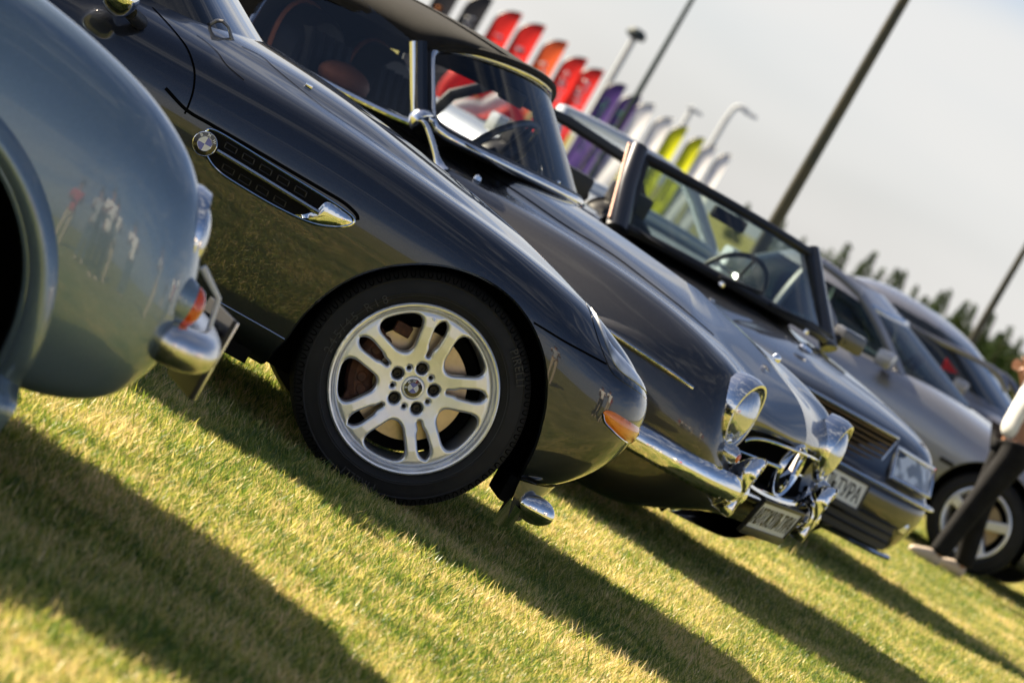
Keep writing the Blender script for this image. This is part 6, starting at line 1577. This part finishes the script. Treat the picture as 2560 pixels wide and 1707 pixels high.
def person(loc, rz, label, shirt='cloth_white', legs='jeans', stride=.16, arm=0.0, group=None):
    rt = empty('person', loc, rz, label, 'person', group)
    # body: one surface, skin coloured, x is to the figure's front
    J = [(0, 0, .97, .11, .10), (0, 0, 1.15, .13, .11), (.0, 0, 1.35, .165, .12), (0, 0, 1.47, .08, .08), (.01, 0, 1.55, .058), (.02, 0, 1.64, .085, .085), (.03, 0, 1.73, .088, .08),
         (0, .09, .88, .075), (stride * .5, .11, .50, .062), (stride, .115, .09, .042), (stride + .02, .115, .055, .04), (stride + .15, .12, .045, .032),
         (0, -.09, .88, .075), (-stride * .3, -.11, .50, .062), (-stride, -.115, .09, .042), (-stride + .02, -.115, .055, .04), (-stride + .15, -.12, .045, .032),
         (0, .20, 1.42, .062), (-.02, .25, 1.17, .046), (.20 + arm, .19, 1.27, .036), (.26 + arm, .17, 1.31, .038, .022),
         (0, -.20, 1.42, .062), (-.02, -.25, 1.17, .046), (.20 + arm, -.19, 1.27, .036), (.26 + arm, -.17, 1.31, .038, .022)]
    E = [(0, 1), (1, 2), (2, 3), (3, 4), (4, 5), (5, 6), (0, 7), (7, 8), (8, 9), (9, 10), (10, 11), (0, 12), (12, 13), (13, 14), (14, 15), (15, 16), (2, 17), (17, 18), (18, 19), (19, 20), (2, 21), (21, 22), (22, 23), (23, 24)]
    skinned('body', J, E, MT['skin'], rt)
    f = MB()
    for s, q in ((1, 20), (-1, 24)):
        h = np.array(J[q][:3])
        for k in range(4):
            o = (k - 1.5) * .016
            f.tube([h + np.array([.01, 0, o]), h + np.array([.055 + .006 * (k in (1, 2)), -s * .01, o + .004]), h + np.array([.07 + .008 * (k in (1, 2)), -s * .035, o])], [.0095, .0085, .006], 6)
        f.tube([h + np.array([0, -s * .01, .025]), h + np.array([.02, -s * .03, .05]), h + np.array([.045, -s * .04, .058])], [.011, .009, .007], 6)
    f.build('fingers', MT['skin'], rt)
    T = [(0, 0, .87, .15, .15), (0, 0, 1.0, .165, .14), (0, 0, 1.12, .165, .135), (0, 0, 1.30, .19, .14), (0, 0, 1.45, .11, .10), (0, 0, 1.50, .075, .075), (0, .20, 1.43, .085), (-.01, .245, 1.24, .078), (0, -.20, 1.43, .085), (-.01, -.245, 1.24, .078)]
    skinned('shirt', T, [(0, 1), (1, 2), (2, 3), (3, 4), (4, 5), (3, 6), (6, 7), (3, 8), (8, 9)], MT[shirt], rt)
    Tr = [(0, 0, .98, .15, .13), (0, .09, .86, .112), (stride * .5 + .01, .105, .48, .078), (stride, .115, .12, .066), (stride, .115, .08, .066), (0, -.09, .86, .112), (-stride * .3 + .01, -.105, .48, .078), (-stride, -.115, .12, .066), (-stride, -.115, .08, .066)]
    skinned('trousers', Tr, [(0, 1), (1, 2), (2, 3), (3, 4), (0, 5), (5, 6), (6, 7), (7, 8)], MT[legs], rt)
    for s, x in ((1, stride), (-1, -stride)):
        skinned('shoe', [(x - .04, s * .115, .055, .045, .05), (x + .06, s * .118, .055, .045, .05), (x + .13, s * .12, .042, .044, .036), (x + .19, s * .12, .036, .034, .028)], [(0, 1), (1, 2), (2, 3)], MT['shoe'], rt)
    hm = MB(); u = np.linspace(0, math.pi * .62, 10); v = np.linspace(0, 2 * math.pi, 22, endpoint=False)
    hm.grid(np.array([[(.012 + .105 * math.sin(a) * math.cos(b) - .012, .094 * math.sin(a) * math.sin(b), 1.70 + .125 * math.cos(a) + .03 * (math.cos(b) > .2) * math.sin(a)) for b in v] for a in u]), close_v=True).build('hair', MT['hair'], rt)
    fc = MB()
    for s in (1, -1): fc.lathe([(0, .006), (.010, .003), (.012, -.004)], (.098, s * .032, 1.68), (1, 0, 0), 10)
    fc.build('eyes', MT['hair'], rt)
    nz = MB().tube([(.095, 0, 1.68), (.118, 0, 1.645), (.10, 0, 1.632)], [.008, .014, .010], 8); nz.lathe([(.016, .0), (.02, .004), (0, .006)], (.088, 0, 1.60), (1, 0, 0), 10); nz.build('nose', MT['skin'], rt)
    er = MB()
    for s in (1, -1): er.tube([(.0, s * .09, 1.69), (-.012, s * .104, 1.665), (0, s * .09, 1.63)], [.012, .014, .01], 8)
    er.build('ears', MT['skin'], rt)
    return rt
g1 = ground(2330, 1400)
person((g1[0] + .02, 26.7, 0), math.radians(195), 'man in white T-shirt and dark jeans at the right edge, before a silver wheel', stride=.13, arm=-.10)

# onlookers on the near side, who show as reflections in the paintwork
for (x, y, rz, sh, lg, lb) in ((2.7, 5.6, 120, 'cloth_white', 'jeans', 'onlooker in white T-shirt mirrored in the flank of the blue-grey coupe'), (2.9, 4.7, 130, 'cloth_grey', 'blue_jeans', 'onlooker in grey shirt and blue jeans mirrored in the coupe'),
        (2.6, 3.6, 120, 'cloth_red', 'cloth_khaki', 'onlooker in red shirt mirrored in the paintwork'), (3.4, 5.4, 125, 'cloth_white', 'cloth_khaki', 'onlooker in white shirt and khaki trousers mirrored in the paintwork'), (3.6, 4.3, 130, 'cloth_dark', 'blue_jeans', 'onlooker in dark shirt mirrored in the paintwork'), (4.2, 6.0, 140, 'cloth_white', 'blue_jeans', 'onlooker in white shirt and blue jeans mirrored in the flank'), (5.0, 11.4, 150, 'cloth_white', 'cloth_khaki', 'onlooker in white shirt and khaki trousers mirrored in the bumper corner'), (5.6, 10.5, 160, 'cloth_white', 'jeans', 'onlooker in white shirt and black jeans mirrored in the bumper corner'), (6.6, 11.2, 170, 'cloth_red', 'blue_jeans', 'onlooker in red shirt and blue jeans mirrored in the bumper corner'), (4.2, 8.0, 140, 'cloth_grey', 'cloth_khaki', 'onlooker in grey shirt and khaki trousers mirrored in the bumper corner'), (7.6, 9.6, 150, 'cloth_dark', 'cloth_khaki', 'onlooker in dark shirt and khaki trousers mirrored in the bumper corner')):
    person((x, y, 0), math.radians(rz), lb, sh, lg, .05, .06, 'onlookers facing the cars')
